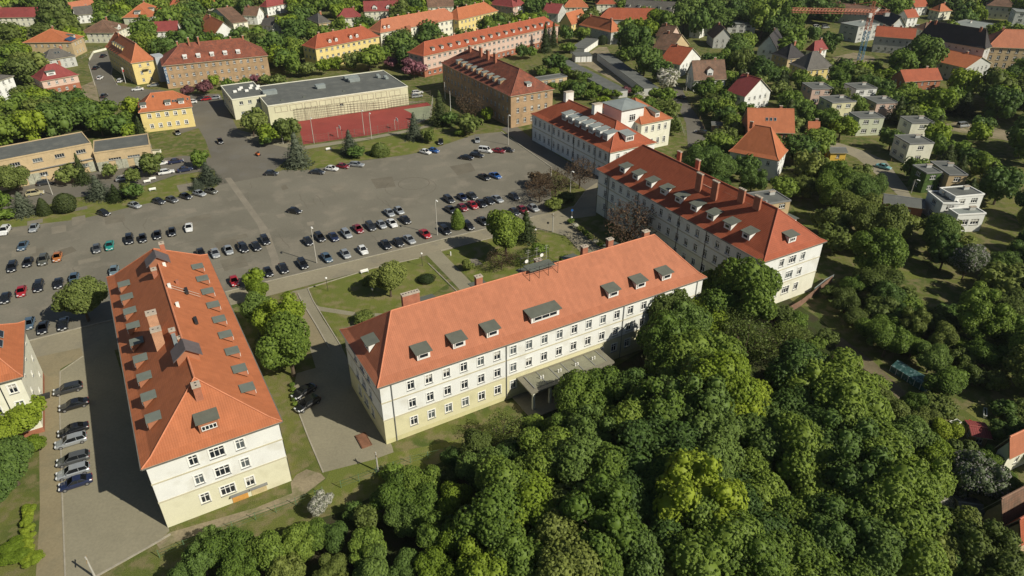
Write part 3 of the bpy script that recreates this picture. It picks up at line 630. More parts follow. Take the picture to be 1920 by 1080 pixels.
# I: sports hall, low block
I_,L_,W_,ix,iy,_m=house('sports hall','large pale sports hall with flat dark felt roof and zinc ventilation units along its middle','building',27.5,(501,199),(765,162),7.0,0,M_felt,surf('hall_wall',(.60,.58,.40),.9,.06,.4,.03,4),shape='flat',name='sports_hall',storeys=1,spacing=60,win=(1.2,1.0),chim=0,gmat=M_cream,frame=M_gwall)
for i in range(9):
    b=MB(); b.M=wall_frame('n-',ix,iy); x=-ix+2.2+i*5.3
    for q in ((0,4.2,4.6,4.45),(0,6.2,4.6,6.4),(0,4.45,.25,6.2),(4.35,4.45,4.6,6.2),(2.2,4.45,2.35,6.2)): b.box(x+q[0],-.1,q[1],x+q[2],-.003,q[3],0)
    b.build('clerestory_frame',[M_band],I_)
for x,y,sx_,sy_ in ((-22,1.5,5,2.6),(-3.5,.5,3.6,2.2),(10.5,3.5,4.5,2.0),(10.5,6.8,5.5,2.4),(20.5,4.2,1.2,1.2),(22.5,.8,1.2,1.2)):
    b=MB(); b.box(x-sx_/2,y-sy_/2,6.9,x+sx_/2,y+sy_/2,8.3,0,'b'); b.box(x-sx_/2+.3,y-sy_/2-.5,7.0,x-sx_/2+1.5,y-sy_/2,7.9,0,'b'); b.box(x+.2,y+sy_/2,7.0,x+sx_/2,y+sy_/2+.6,7.8,0,'b'); b.build('ventilation_unit',[M_sheetg],I_)
for x,y in ((-20,-9),(3,-8),(-12,-8.6)): b=MB(); b.box(x-.5,y-.3,6.9,x+.5,y+.3,7.2,0,'b'); b.build('roof_hatch',[M_sheet],I_)
house('low hall annexe','low pale annexe with flat felt roof crowded with small white vents, at the hall end','building',(411,161),(434,187),(499,178),7.4,0,M_felt,surf('annexe_wall',(.62,.60,.44),.9,.06,.4,.03,4),shape='flat',name='hall_annexe',storeys=2,spacing=3.0,win=(1.3,1.2),chim=0,gmat=M_cream)
_an=BLD[-1]['root']
for x,y in ((-3,3),(-1,5),(1,2),(3,5),(5,3),(6,6),(0,7),(4,8)): b=MB(); b.box(x-.6,y-.35-4,7.3,x+.6,y+.35-4,8.0,0,'b'); b.build('roof_vent',[M_trim],_an)
# J: yellow blocks behind
J1,L_,W_,_,_,mJ=house('yellow tenement','long pale yellow tenement with red hipped roof behind the sports hall','building',11.0,(591,92),(713,68),9.0,4.6,T_red,M_ochre,name='tenement_building',storeys=3,spacing=3.0,win=(1.3,1.2),chim=4,dorm=[('n-',(-9,-5.5,2.5,6),1.5,1.4,1.1,'gable')])
J2,L_,W_,_,_,_m=house('long orange roofed tenement','very long white and yellow tenement with bright orange roof and brick stair bays','building',11.0,(713,62),(862,34),9.3,4.9,T_or2,M_cream,name='tenement_building',storeys=3,spacing=3.1,win=(1.3,1.2),chim=6,dorm=[('n-',(-22,-19.5),1.5,1.3,1.0,'gable')])
for x in (-9,9): blk(J2,I4,x-1.4,-W_/2-.6,0,x+1.4,-W_/2+.8,10.2,M_brick,'stair_bay')
J3=house('far orange tenement','yellow tenement end with orange roof and tall dark chimneys above the spruces','building',11.0,(860,38),(935,20),9.3,4.6,T_or,M_ochre,name='tenement_building',storeys=3,spacing=3.1,win=(1.2,1.2),chim=4)
K_,L_,W_,kx,ky,mK=house('red roofed brick tenement','long brick and pink tenement with red hipped roof and a row of tiny white dormers','building',(764,98),(794,106),(1049,48),9.0,4.4,T_red,M_pink,name='tenement_building',storeys=3,spacing=3.1,win=(1.5,1.2),chim=9,wall2=M_brick,dorm=[('n-',tuple(-38+5.1*i for i in range(16)),1.5,1.3,1.0,'shed')])
# M and the partly hidden building N at the frame edge
house('orange hipped villa','grey villa with broad orange hipped roof and central chimney beside the garage yard','house',(1082,47),(1146,61),(1169,57),6,5.0,T_or,M_gwall,ridge='y',storeys=2,chim=2)
N_,L_,W_,nx_,ny_,mN=house('edge barracks','pale barracks end with orange hipped roof at the edge of the courtyard','building',(42,607),(41,706),(-210,770),11.5,6.4,T_or,M_cream,ridge='x',name='barracks_building',storeys=3,spacing=3.05,win=(1.1,1.6),chim=0) if 0 else (None,)*6
def gbox(root_name,short,label,cat,c,yaw,L,W,he,rise,roofm,wallm,**k):
    pass
# N built on the same grid as the other barracks: its near right eave corner is at photo (41,706)
_c=G(43,706,11.6); _u=Vector((math.cos(.5212),math.sin(.5212),0)); _v=Vector((-_u.y,_u.x,0)); _ctr=_c-_u*22+_v*8.9
N_=empty('barracks_building',(_ctr.x,_ctr.y,0),.5212); tag(N_,'pale barracks end wall with orange hipped roof at the courtyard edge','building')
_w={'n-':rows([20.0-3.05*i for i in range(12)],(2.6,6.2,9.6),1.1,1.7),'a+':rows((-5,0,5),(2.6,6.2,9.6),.6,.7)}
walls(N_,21.5,8.4,0,11.6,_w,[(0,1),(1.0,0)],[M_cream,M_brick]); place_windows(N_,21.5,8.4,_w,trim=M_trim)
hip_roof(N_,22,8.9,11.6,17.6,6.4,T_or,kick=1.2); gutter(N_,22,8.9,11.6); downpipes(N_,21.5,8.4,11.6,'n-',[18.6]); reg(N_,'edge barracks',_ctr.x,_ctr.y,.5212,22,8.9,17)
for k in (0,1): skylight(N_,slope_frame('a+',22,8.9,11.6),-1.2+3.0*k,2.2,6/6.4,2.2,2.6)
b=MB(); b.M=wall_frame('a+',21.5,8.4); b.box(-3.4,-1.6,2.8,-1.8,-.01,3.0,0); b.box(-3.4,-1.6,3.0,-3.3,-.01,3.5,0); b.build('door_canopy',[M_dark],N_)
# O: beige storage sheds with felt roofs
O1,L_,W_,ox_,oy_,_m=house('beige store','long beige rendered store with flat dark felt roof and barred windows by the parking','building',13.0,(-190,338),(171,268),8.6,0,M_felt,M_beige,shape='flat',name='storehouse',storeys=2,spacing=5.6,win=(2.5,1.1),chim=0,gmat=M_beige,frame=M_gwall)
b=MB(); b.M=wall_frame('n-',ox_,oy_); b.box(-ox_,-.5,4.0,ox_,-.01,4.15,0); b.build('ledge',[M_sill],O1)
O2,L_,W_,ox2,oy2,_m=house('low beige store','lower beige store with flat felt roof and patched doors, next to the junction','building',12.0,(174,287),(281,272),6.0,0,M_felt,M_beige,shape='flat',name='storehouse',storeys=1,spacing=5.2,win=(3.4,.7),chim=0,gmat=M_beige,frame=M_gwall)
for root,hx0,hy0,xs in ((O1,ox_,oy_,(6,14,22,28)),(O2,ox2,oy2,(-6,-1,4,8))):
    for k,x in enumerate(xs):
        b=MB(); b.M=wall_frame('n-',hx0,hy0); b.box(x-1.6,-.07,.05,x+1.6,-.003,3.1 if root is O1 else 2.9,0)
        b.box(x-.04,-.1,.05,x+.04,-.073,3.0 if root is O1 else 2.8,1); b.build('loading_door',[surf('door_faded_%d'%(k%2),((.36,.36,.28),(.42,.24,.12))[k==2],.85,.25,1.5,.15,5),M_dark],root)
# ---- scattered houses: (short, label, l, n, r, he, rise, roof, wall, ridge, shape, extra)
HS=[
('pink roofed house','long cream house with faded maroon roof at the wooded hill',(0,22),(72,32),(92,24),5,4.2,T_mar,M_cream,'y','gable',{}),
('grey gabled house','small white house with grey gabled roof beside an orange one',(134,24),(140,29),(176,26),4.6,3.8,T_gry,M_white,'x','gable',{}),
('orange gabled house','white house with steep orange gabled roof on the hill',(119,20),(136,20),(181,12),4.8,4.2,T_or2,M_white,'x','gable',{}),
('big orange pyramid house','large pale green villa with orange pyramid roof and wide dark dormers',(240,27),(284,32),(309,17),7.2,5,T_or,M_grn,'x','hip',dict(dorm=[('n-',(0,),2,3.2,1.3,'shed'),('a-',(0,),2,3,1.3,'shed')])),
('brown cross gabled house','pale yellow house with brown hipped roof and cross gable',(178,50),(212,62),(246,48),5,4.6,T_old,M_cream,'x','hip',dict(dorm=[('n-',(-1,),.8,3,1.4,'gable')])),
('maroon roofed house','white house with plain maroon saddle roof',8.5,(281,60),(334,58),5.2,4.2,T_mar,M_white,'x','gable',{}),
('white stepped gable house','white house with tall curved gable and orange red roof',(395,48),(400,68),(447,62),5.5,6,T_or,M_white,'y','gable',{}),
('grey brown roofed house','cream house with old grey brown roof near the brown block',(424,20),(436,44),(466,40),5.5,5,T_old,M_cream,'x','gable',{}),
('solar panel villa','tall villa with orange hipped roof and blue solar panels',(86,62),(134,79),(158,68),7,4.8,T_or,M_beige,'x','hip',dict(dorm=[('n-',(1,),1.8,1.5,1,'shed')])),
('slate roofed bungalow','low house with grey slate hipped roof next to the solar villa',9.5,(84,114),(143,104),4.6,3.4,T_gry,M_gwall,'x','hip',dict(sky=2)),
('dark red villa','brick and cream villa with dark red hipped roof and white dormer by the street',11,(76,153),(148,140),6,4.6,T_mar,M_pink,'x','hip',dict(dorm=[('n-',(-2.2,),1.6,3.2,1.2,'shed')],wall2=M_brick)),
('white block','plain white rendered block with grey roof at the frame edge',12,(-50,168),(27,142),8.6,2.0,T_gry,M_white,'x','hip',{}),
('maroon corner house','white house with maroon hipped roof near the top edge',(496,10),(500,14),(552,4),5,3.6,T_mar,M_white,'x','hip',{}),
('brown roofed cottage','white cottage with faded brown roof left of a grey gable',(462,26),(482,30),(496,24),4.8,4.2,T_old,M_white,'y','gable',{}),
('white gable cottage','white cottage with grey slate roof and bright gable',(487,47),(510,50),(532,45),4.6,4,T_gry,M_white,'y','gable',{}),
('slate pyramid house','square beige house with dark slate pyramid roof',(578,34),(597,44),(622,41),6,3.6,T_gry,M_beige,'x','hip',{}),
('brown hipped house','house with brown red hipped roof behind the tenements',9,(632,34),(678,32),5,4.2,T_mar,M_cream,'x','hip',{}),
('twin gabled villa','cream villa with maroon roof and two white gables',9.5,(682,22),(750,20),5,5,T_mar,M_cream,'x','gable',dict(dorm=[('n-',(-4,4),.9,2.8,1.5,'gable')])),
('brown terrace','long low terrace with brown grey roof behind the orange tenement',9,(802,14),(852,12),5,4,T_old,M_cream,'x','gable',{}),
('red roofed shop','red walled house with scarlet roof near the top edge',9,(915,8),(962,14),5,3.6,T_mar,M_pink,'x','hip',{}),
('top scarlet house','white house with scarlet hipped roof at the top edge',9,(968,12),(990,9),5,3.6,T_mar,M_white,'x','hip',{}),
('blue white gabled house','pale blue house with maroon gable roof above the brick tenement',(1030,17),(1047,26),(1063,18),5,4.2,T_mar,M_gwall,'y','gable',{}),
('steep orange house','yellow house with steep orange saddle roof beside the hipped villa',(1060,40),(1072,47),(1102,38),5.2,5.6,T_or,M_ochre,'x','gable',dict(dorm=[('n-',(1,),1.6,1.5,1,'shed')])),
('orange top house','house with orange roof at the top edge above the spruces',9,(1055,14),(1104,14),5,4,T_or,M_cream,'x','hip',{}),
('small red top house','house with red roof beside a white billboard',9,(1118,8),(1157,8),5,4,T_red,M_cream,'x','hip',{}),
('grey dormered terrace','long terrace with grey tiled roof and many small dormers',11,(1170,18),(1262,24),5.5,5,T_gry,M_cream,'x','gable',dict(dorm=[('n-',(-12,-6,0,6,12),1.5,1.6,1.2,'shed')])),
('long red hall','long low building with red hipped roof half hidden by trees',13,(1120,36),(1250,38),4.4,5,T_red,M_gwall,'x','hip',{}),
('pink gabled house','pinkish house with steep orange brown gable roof',(1248,62),(1256,72),(1278,66),6,5,T_old,M_pink,'y','gable',{}),
('beige gabled house','beige house with steep brown gable roof between tall trees',(1254,80),(1258,96),(1294,84),5.6,6,T_old,M_beige,'y','gable',{}),
('white lean gable house','white house with red brown roof and shaded black side wall',(1266,104),(1276,122),(1316,108),5.2,5.6,T_red,M_white,'y','gable',{}),
('mansard house','white house with wide brown mansard roof, red dormer and central gabled porch',10.5,(1301,151),(1363,149),4.6,6.6,T_old,M_white,'x','gable',dict(dorm=[('n-',(0,),1.2,2.4,2.2,'gable')])),
('hidden white house','white gabled house with brown roof deep in the trees',(1310,44),(1314,54),(1338,44),5,4.5,T_old,M_white,'y','gable',{}),
('half hipped house','pale blue house with brown half hipped roof',(1324,62),(1337,73),(1376,73),4.6,5.2,T_old,M_gwall,'y','gable',{}),
('white gable villa','tall white gabled villa with dark roof among the trees',(1406,72),(1419,90),(1458,94),5.6,6,T_drk,M_white,'y','gable',{}),
('red roofed white house','tall white house with crimson gabled roof and balcony',(1386,166),(1397,182),(1448,171),5.6,5.6,T_mar,M_white,'y','gable',{}),
('terracotta house','terracotta walled house with wide plain orange roof and roof windows',11.5,(1402,248),(1491,250),5,6.2,T_or,M_orw,'x','gable',dict(sky=3)),
('orange pyramid villa','white villa with bright orange hipped roof and roof windows beside the gardens',(1364,285),(1461,302),(1478,282),6.5,7.6,T_or,M_white,'y','hip',dict(sky=0)),
('small orange annexe','small annexe with orange lean roof beside the terracotta house',4.5,(1515,245),(1538,246),3.6,2.4,T_or,M_beige,'x','gable',{}),
('dark pyramid house','beige brick house with near black pyramid roof',(1450,100),(1477,111),(1514,107),5,5.2,T_drk,M_beige,'x','hip',{}),
('grey hipped house','pale yellow house with large light grey hipped roof',(1491,118),(1513,132),(1567,127),5,6,T_gry,M_ochre,'x','hip',{}),
('little maroon house','little white house with maroon pyramid roof',(1516,92),(1526,97),(1553,92),4.5,4,T_mar,M_white,'x','hip',{}),
('pink cube house','pinkish cube house with flat dark roof and balcony',(1505,155),(1523,167),(1564,166),6.2,0,M_felt,M_pink,'x','flat',{}),
('yellow cube house','pale yellow cube house with flat roof and corner balcony, left of the spruce',(1546,180),(1561,193),(1607,190),6.6,0,M_felt,M_yel,'x','flat',{}),
('white cube house','white cube house with flat grey roof and wide windows',(1588,156),(1606,167),(1646,165),6.2,0,M_felt,M_white,'x','flat',{}),
('rosy cube house','rosy white cube house with flat roof behind dark spruces',(1627,181),(1644,194),(1686,192),6.2,0,M_felt,M_pink,'x','flat',{}),
('hidden cube house','pale green cube house with flat grey roof half hidden by spruces',(1598,210),(1612,222),(1660,220),6.2,0,M_felt,M_grn,'x','flat',{}),
('lemon cube house','lemon coloured cube house with flat roof below the sandy track',(1689,218),(1710,231),(1754,230),6.2,0,M_felt,M_cream,'x','flat',{}),
('cream cube house','cream cube house with flat pale roof above the ivy house',(1681,253),(1706,270),(1753,268),6.4,0,M_felt,M_cream,'x','flat',{}),
('ivy house','flat roofed house with ivy covered wall and brick right half',(1714,309),(1738,325),(1768,323),6,0,M_felt,M_ivy,'x','flat',{}),
('brick flat house','brown brick flat roofed house with green parasol on its terrace',(1760,302),(1780,328),(1816,328),6,0,M_felt,M_beige,'x','flat',{}),
('white modern house','white modern house with stepped flat roofs',(1740,358),(1768,381),(1801,381),6,0,M_felt,M_white,'x','flat',dict(gmat=M_trim)),
('white upper block','taller white modern block with flat roof and white chimney',(1762,352),(1792,369),(1847,364),7.2,0,M_felt,M_white,'x','flat',dict(gmat=M_trim)),
('white garden room','low white garden room with flat roof and big windows over a terrace',(1790,390),(1797,403),(1850,400),5,0,M_feltl,M_white,'x','flat',dict(gmat=M_trim,win=(2.2,1.5),storeys=1)),
('felt roofed workshop','low dark red workshop with wide grey felt roof',7,(1656,381),(1735,392),3.2,1.2,M_felt,M_brick,'x','gable',dict(chim=0)),
('yellow shed','bright yellow garden shed with dark roof',5,(1557,287),(1591,287),2.6,.9,M_felt,surf('shed_yellow',(.65,.42,.07),.8,.05,1,.05,5),'x','gable',dict(chim=0,name='garden_shed',spacing=4)),
('brown garden shed','small dark brown garden shed by the lane',4,(1334,235),(1356,236),2.4,.6,M_felt,M_wood,'x','gable',dict(chim=0,name='garden_shed',spacing=4)),
('orange school block','long white block with plain orange saddle roof near the trees',(1722,88),(1709,104),(1812,128),6.2,3.6,T_or,M_gwall,'x','gable',dict(win=(1.1,1.7),chim=1)),
('long grey tenement','long grey tenement with red and brown roofs behind the crane',(1625,58),(1640,68),(1716,74),7.5,3.8,T_red,M_gwall,'x','gable',dict(chim=4)),
('grey flat block','grey flat roofed block with brown end wall behind the crane',(1583,42),(1610,50),(1650,44),8,0,M_feltl,M_gwall,'x','flat',{}),
('shaded palace roof','huge institution at the right edge, its shaded roof coloured near black',(1755,60),(1848,92),(1861,88),12,7,T_drk,M_gwall,'y','hip',dict(chim=2)),  # the roof's shade is put into its near-black tile colour
('stone palace','stone coloured institution with rows of arched windows and pale salmon roof',16,(1851,88),(2050,96),12,6,T_or2,M_beige,'x','hip',dict(storeys=4,spacing=3.2,win=(1.3,1.9),chim=2)),
('white roof block','flat white topped block behind the institution',(1785,42),(1822,58),(1876,46),7,0,M_feltl,M_cream,'x','flat',{}),
('brown roofed terrace','long blue grey terrace with brown roof above the crane jib',(1572,6),(1636,26),(1656,18),7,2.4,T_old,M_gwall,'y','gable',dict(chim=3)),
('black white gable house','white gabled house with black and red roof right of the crane top',(1660,34),(1670,50),(1700,50),6,5,T_drk,M_white,'y','gable',{}),
('half hidden red hall','red roofed hall half hidden by big trees',9,(1697,154),(1768,150),5,3.6,T_red,M_orw,'x','gable',{}),
('wooded cream block','cream block with brown roof at the top right edge',10,(1850,10),(1905,14),7,4,T_old,M_cream,'x','hip',{}),
('white glass block','white and glass block at the top right corner',12,(1905,22),(1975,26),9,0,M_feltl,M_white,'x','flat',{}),
('white long block','long white flat block in the park woods',9,(1365,44),(1418,46),5,0,M_feltl,M_white,'x','flat',{}),
('salmon roofed garden house','house with faded salmon roof at the right edge by the gardens',(1882,832),(1893,862),(1990,815),4,3.5,T_or2,M_cream,'x','gable',dict(chim=0)),
('brown tiled house','house with brown ribbed tile roof in the lower corner',(1850,950),(1880,985),(1990,925),4,3.6,T_old,M_beige,'x','gable',dict(chim=0)),
('red tiled house','house with red ribbed tile roof below the brown tiled one',(1872,992),(1915,1025),(2020,960),4,3.6,T_red,M_beige,'x','gable',dict(chim=0)),
('maroon garden shed','small shed with flat maroon roof among garden toys',4,(1822,818),(1862,824),2.2,.5,T_mar,M_wood,'x','gable',dict(chim=0,name='garden_shed',spacing=4)),
('low grey lean shed','pale shed with dark lean roof next to the lilac',4,(1802,968),(1850,975),2.4,.7,M_felt,M_trim,'x','gable',dict(chim=0,name='garden_shed',spacing=4)),
('flat garden store','small flat store behind the right barracks',(1400,362),(1430,384),(1484,376),5.5,0,M_felt,M_beige,'x','flat',dict(chim=1)),
('low yellow outhouse','low cream outhouse with dark flat roof by the brown block',5.5,(1012,151),(1064,143),2.8,0,M_felt,M_beige,'x','flat',dict(chim=0)),
('tiny red house','tiny house with red roof beyond the crane, close to the top edge',8,(1716,14),(1742,12),5,3.4,T_red,M_white,'x','gable',{}),
('tiny orange house','tiny house with orange roof between park trees near the top edge',8,(1762,22),(1786,20),5,3.4,T_or,M_cream,'x','hip',{}),
('small brown house','small brown roofed house with pale arcade beside the institution',9,(1733,58),(1762,56),4.5,3.2,T_old,M_cream,'x','hip',{}),
('small red gable','small white house with red gable roof beyond the tenement',8,(1702,34),(1724,32),5,3.6,T_red,M_white,'x','gable',{}),
('upper white house','white house with red hipped roof high in the hillside gardens',8,(318,10),(344,8),5,3.4,T_red,M_white,'x','hip',{}),
('upper orange house','house with orange roof at the top edge above the brown block',8,(386,4),(412,3),5,3.4,T_or,M_cream,'x','gable',{}),
]
for sh_,lb,l,n,r,he,ri,rm,wm,rg,sp,ex in HS:
    house(sh_,lb,'house',l,n,r,he,ri,rm,wm,ridge=rg,shape=sp,**ex)
# solar panels on the villa
_r=[b for b in BLD if b['short']=='solar panel villa'][0]
for i in range(3):
    for j in range(2):
        b=MB(); b.M=slope_frame('n-',_r['hx']+.45,_r['hy']+.45,7); mm=4.8/(_r['hy']+.45); x0=-6.2+2.1*i; y=.5+1.3*j
        b.poly([(x0,y,mm*y+.15),(x0+2,y,mm*y+.15),(x0+2,y+1.2,mm*(y+1.2)+.15),(x0,y+1.2,mm*(y+1.2)+.15)],0); b.build('solar_panel',[flat('solar_blue',(.03,.08,.16),.15)],_r['root'])
# ---- garages: each box of a row is one garage
def garage(p0,yaw,w,d,h,side=1,lab='',group='garages round the sandy yard',door=True):
    g=empty('garage',(p0.x,p0.y,0),yaw); tag(g,lab,'garage',group)
    b=MB(); b.box(0,0,0,w-.04,d,h,0,'bt'); b.build('wall',[M_gwall],g)
    b=MB(); b.box(-.02,-.25,h,w-.02,d+.1,h+.14,0); b.build('roof',[M_felt],g)
    if door:
        b=MB(); b.box(.3,-.05,.05,w-.34,-.003,h-.35,0); b.box(w/2-.03,-.07,.05,w/2+.01,-.052,h-.4,1); b.build('door',[M_trim,M_dark],g)
        reg(g,'garage',p0.x+w/2*math.cos(yaw),p0.y+w/2*math.sin(yaw)+d/2,yaw,w/2,d/2,h)
ORD=['first','second','third','fourth','fifth','sixth','seventh','eighth','ninth','tenth','eleventh','twelfth','thirteenth','fourteenth','fifteenth','sixteenth','seventeenth','eighteenth','nineteenth','twentieth']
ORD+=['twenty-'+x for x in ORD[:9]]+['thirtieth']+['thirty-'+x for x in ORD[:9]]+['fortieth']+['forty-'+x for x in ORD[:9]]+['fiftieth']+['fifty-'+x for x in ORD[:9]]+['sixtieth']
def garage_row(q0,q1,h,d,n,flip,desc):
    a=G(*q0); c=G(*q1); v=c-a; L=v.length; yaw=math.atan2(v.y,v.x); w=L/n
    if flip: a,yaw=c,yaw+math.pi
    for i in range(n):
        p=a+Vector((math.cos(yaw),math.sin(yaw),0))*w*i
        k=i if not flip else n-1-i
        garage(p,yaw,w,d,h,lab='grey garage, %s from the near end of the %s'%(ORD[n-1-k],desc))
garage_row((1095,103),(1122,84),2.8,7,5,False,'short row with white doors')
garage_row((1078,117),(1110,116),2.8,7,3,False,'three box row facing the yard')
garage_row((1066,124),(1176,182),2.6,6.5,10,True,'long roof strip left of the yard')
garage_row((1142,112),(1233,178),2.8,6,10,True,'stepped row right of the yard')
# ---------------------------------------------------------------- ground, roads, paving (sheets stacked 4-6 mm apart)
KEEP=[]
def sheet(name,pts,z,mat,keep=True,kind='structure',label=None):
    P=[G(x,y,0) for x,y in pts]
    if keep: KEEP.append([(p.x,p.y) for p in P])
    me=bpy.data.meshes.new(name); V=[(p.x,p.y,z) for p in P]; T=tessellate_polygon([[Vector((v[0],v[1],0)) for v in V]])
    T=[t if (V[t[1]][0]-V[t[0]][0])*(V[t[2]][1]-V[t[0]][1])-(V[t[1]][1]-V[t[0]][1])*(V[t[2]][0]-V[t[0]][0])>0 else (t[0],t[2],t[1]) for t in T]
    me.from_pydata(V,[],T); me.materials.append(mat); o=new_obj(name,me); tag(o,label,None,None,kind); return o
b=MB()
xs=[-1500,-600,-300,-150,0,150,300,600,1500]; ys=[-200,30,100,200,350,600,1200,2600]
for i in range(8):
    for j in range(7): b.poly([(xs[i],ys[j],0),(xs[i+1],ys[j],0),(xs[i+1],ys[j+1],0),(xs[i],ys[j+1],0)],0)
tag(b.build('ground',[M_grass]),kind='structure')
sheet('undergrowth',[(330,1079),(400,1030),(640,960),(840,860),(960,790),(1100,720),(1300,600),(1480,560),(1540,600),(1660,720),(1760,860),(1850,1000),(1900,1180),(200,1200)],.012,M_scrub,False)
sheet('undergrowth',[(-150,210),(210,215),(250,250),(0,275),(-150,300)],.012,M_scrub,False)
PARK=[(-120,690),(52,639),(146,615),(490,530),(937,422),(1035,397),(1032,335),(1036,316),(942,247),(890,252),(800,283),(760,291),(680,301),(580,319),(530,319),(500,330),(410,347),(395,357),(250,387),(150,411),(0,429),(-120,446)]
sheet('parking_asphalt',PARK,.016,M_asph)
sheet('road',[(165,118),(176,101),(200,95),(216,104),(210,140),(222,160),(262,166),(310,170),(350,176),(412,176),(446,243),(520,262),(562,280),(532,304),(500,332),(408,349),(398,300),(385,262),(372,240),(340,250),(300,215),(222,200),(190,196),(180,160)],.012,M_asphd)
sheet('yard_asphalt',[(-60,392),(45,349),(180,322),(285,299),(345,292),(398,296),(408,318),(330,328),(232,362),(120,372),(60,397),(-60,420)],.008,M_asphd)
sheet('road',[(-120,692),(52,641),(146,617),(490,532),(937,424),(1036,399),(1040,412),(958,436),(820,474),(700,503),(560,540),(480,561),(205,628),(148,640),(60,664),(-120,712)],.020,M_road)
sheet('pavement',[(-120,712),(60,664),(148,640),(205,628),(300,606),(300,640),(155,668),(110,690),(75,700),(-60,720)],.0160,M_road)
sheet('courtyard',[(60,672),(152,652),(156,668),(113,692),(113,760),(117,930),(123,1100),(66,1100),(75,960),(73,800),(62,690)],.024,M_paveb)
sheet('car_bay_paving',[(113,696),(156,668),(204,622),(318,996),(310,1003),(286,1024),(165,1092),(124,1110),(117,930),(112,760)],.028,M_pave)
sheet('drive',[(541,548),(577,540),(585,562),(606,600),(640,650),(735,836),(738,848),(700,862),(606,886),(578,820),(548,745),(556,700),(592,690),(580,650),(558,590),(552,562)],.026,M_pave)
sheet('footpath',[(542,549),(558,548),(563,562),(590,606),(614,648),(598,652),(580,650),(559,592),(553,562)],.0275,M_paveb)
kerb_l=[(559,551),(566,566),(592,608),(617,652)]
sheet('dirt_path',[(288,1012),(320,998),(480,952),(548,925),(545,905),(556,890),(575,880),(602,888),(610,897),(580,920),(556,938),(478,966),(320,1020),(300,1030)],.020,M_dirt,True)
sheet('footpath',[(798,476),(826,470),(884,530),(900,545),(866,548),(848,528)],.024,M_pave)
sheet('footpath',[(582,566),(600,575),(670,586),(720,588),(720,596),(660,592),(600,583),(586,575)],.018,M_pave)
sheet('forecourt',[(998,405),(1036,398),(1076,386),(1098,356),(1120,342),(1117,404),(1075,410),(1064,414),(1100,446),(1180,505),(1130,520),(1062,443),(1030,434),(1005,430)],.024,M_road)
sheet('service_road',[(940,242),(962,232),(1000,262),(1060,300),(1130,335),(1122,348),(1098,356),(1060,330),(1036,318)],.020,M_asphd)
sheet('sports_court',[(558,227),(801,192),(809,198),(806,222),(764,241),(690,254),(568,271)],.016,M_courtr)
sheet('green_court',[(757,205),(808,198),(806,222),(783,231),(771,212)],.021,M_courtg)
sheet('court_surround',[(500,224),(767,190),(801,190),(558,225),(500,232)],.010,M_pave)
sheet('footpath',[(440,247),(560,270),(568,274),(690,257),(766,243),(810,232),(812,236),(766,248),(690,262),(560,282),(470,262)],.018,M_pave)
sheet('lane',[(1262,158),(1278,165),(1292,195),(1322,240),(1326,268),(1290,275),(1286,230),(1264,187)],.012,M_asphd)
sheet('lane',[(1540,262),(1580,270),(1620,283),(1662,302),(1700,352),(1712,375),(1690,372),(1644,328),(1606,296),(1560,276)],.012,M_road)
sheet('garage_yard',[(1080,122),(1098,104),(1122,88),(1138,88),(1146,104),(1238,180),(1215,185),(1100,124)],.010,M_dirt)
sheet('sandy_track',[(1740,238),(1800,228),(1990,262),(1990,290),(1880,262),(1790,246)],.010,M_dirt)
sheet('building_site',[(1560,108),(1600,98),(1640,108),(1636,125),(1590,128)],.010,M_dirt)
sheet('villa_yard',[(140,168),(178,150),(186,190),(150,180)],.010,M_dirt)
sheet('lawn',[(580,539),(700,503),(715,492),(787,484),(803,495),(838,533),(740,600),(640,640),(612,600)],.010,M_lawn)
sheet('lawn',[(824,473),(960,438),(1002,432),(1060,444),(1110,500),(1000,530),(890,530)],.010,M_lawn)
sheet('lawn',[(395,357),(250,387),(150,411),(0,429),(-80,442),(-80,420),(60,397),(232,362),(330,330),(404,320)],.012,M_lawn)
sheet('lawn',[(566,317),(680,300),(760,290),(800,283),(850,262),(812,240),(766,250),(690,264),(590,285)],.010,M_lawn)
sheet('lawn',[(620,880),(735,850),(850,826),(960,780),(870,870),(700,930),(585,960),(560,940),(610,900)],.010,M_lawn,False)
sheet('garden_lawn',[(1690,465),(1742,500),(1735,520),(1700,525),(1670,490)],.018,M_lawn,True)
sheet('garden_lawn',[(1810,770),(1842,745),(1862,775),(1840,792)],.018,M_lawn,True)
sheet('garden_lawn',[(1483,384),(1530,398),(1560,425),(1510,425)],.018,M_lawn,True)
sheet('bare_slope',[(1556,628),(1580,634),(1640,680),(1696,735),(1715,765),(1703,765),(1640,706),(1570,655)],.018,surf('slope_soil',(.15,.125,.075),.95,.2,.3,.15,3,spec=.1),False)
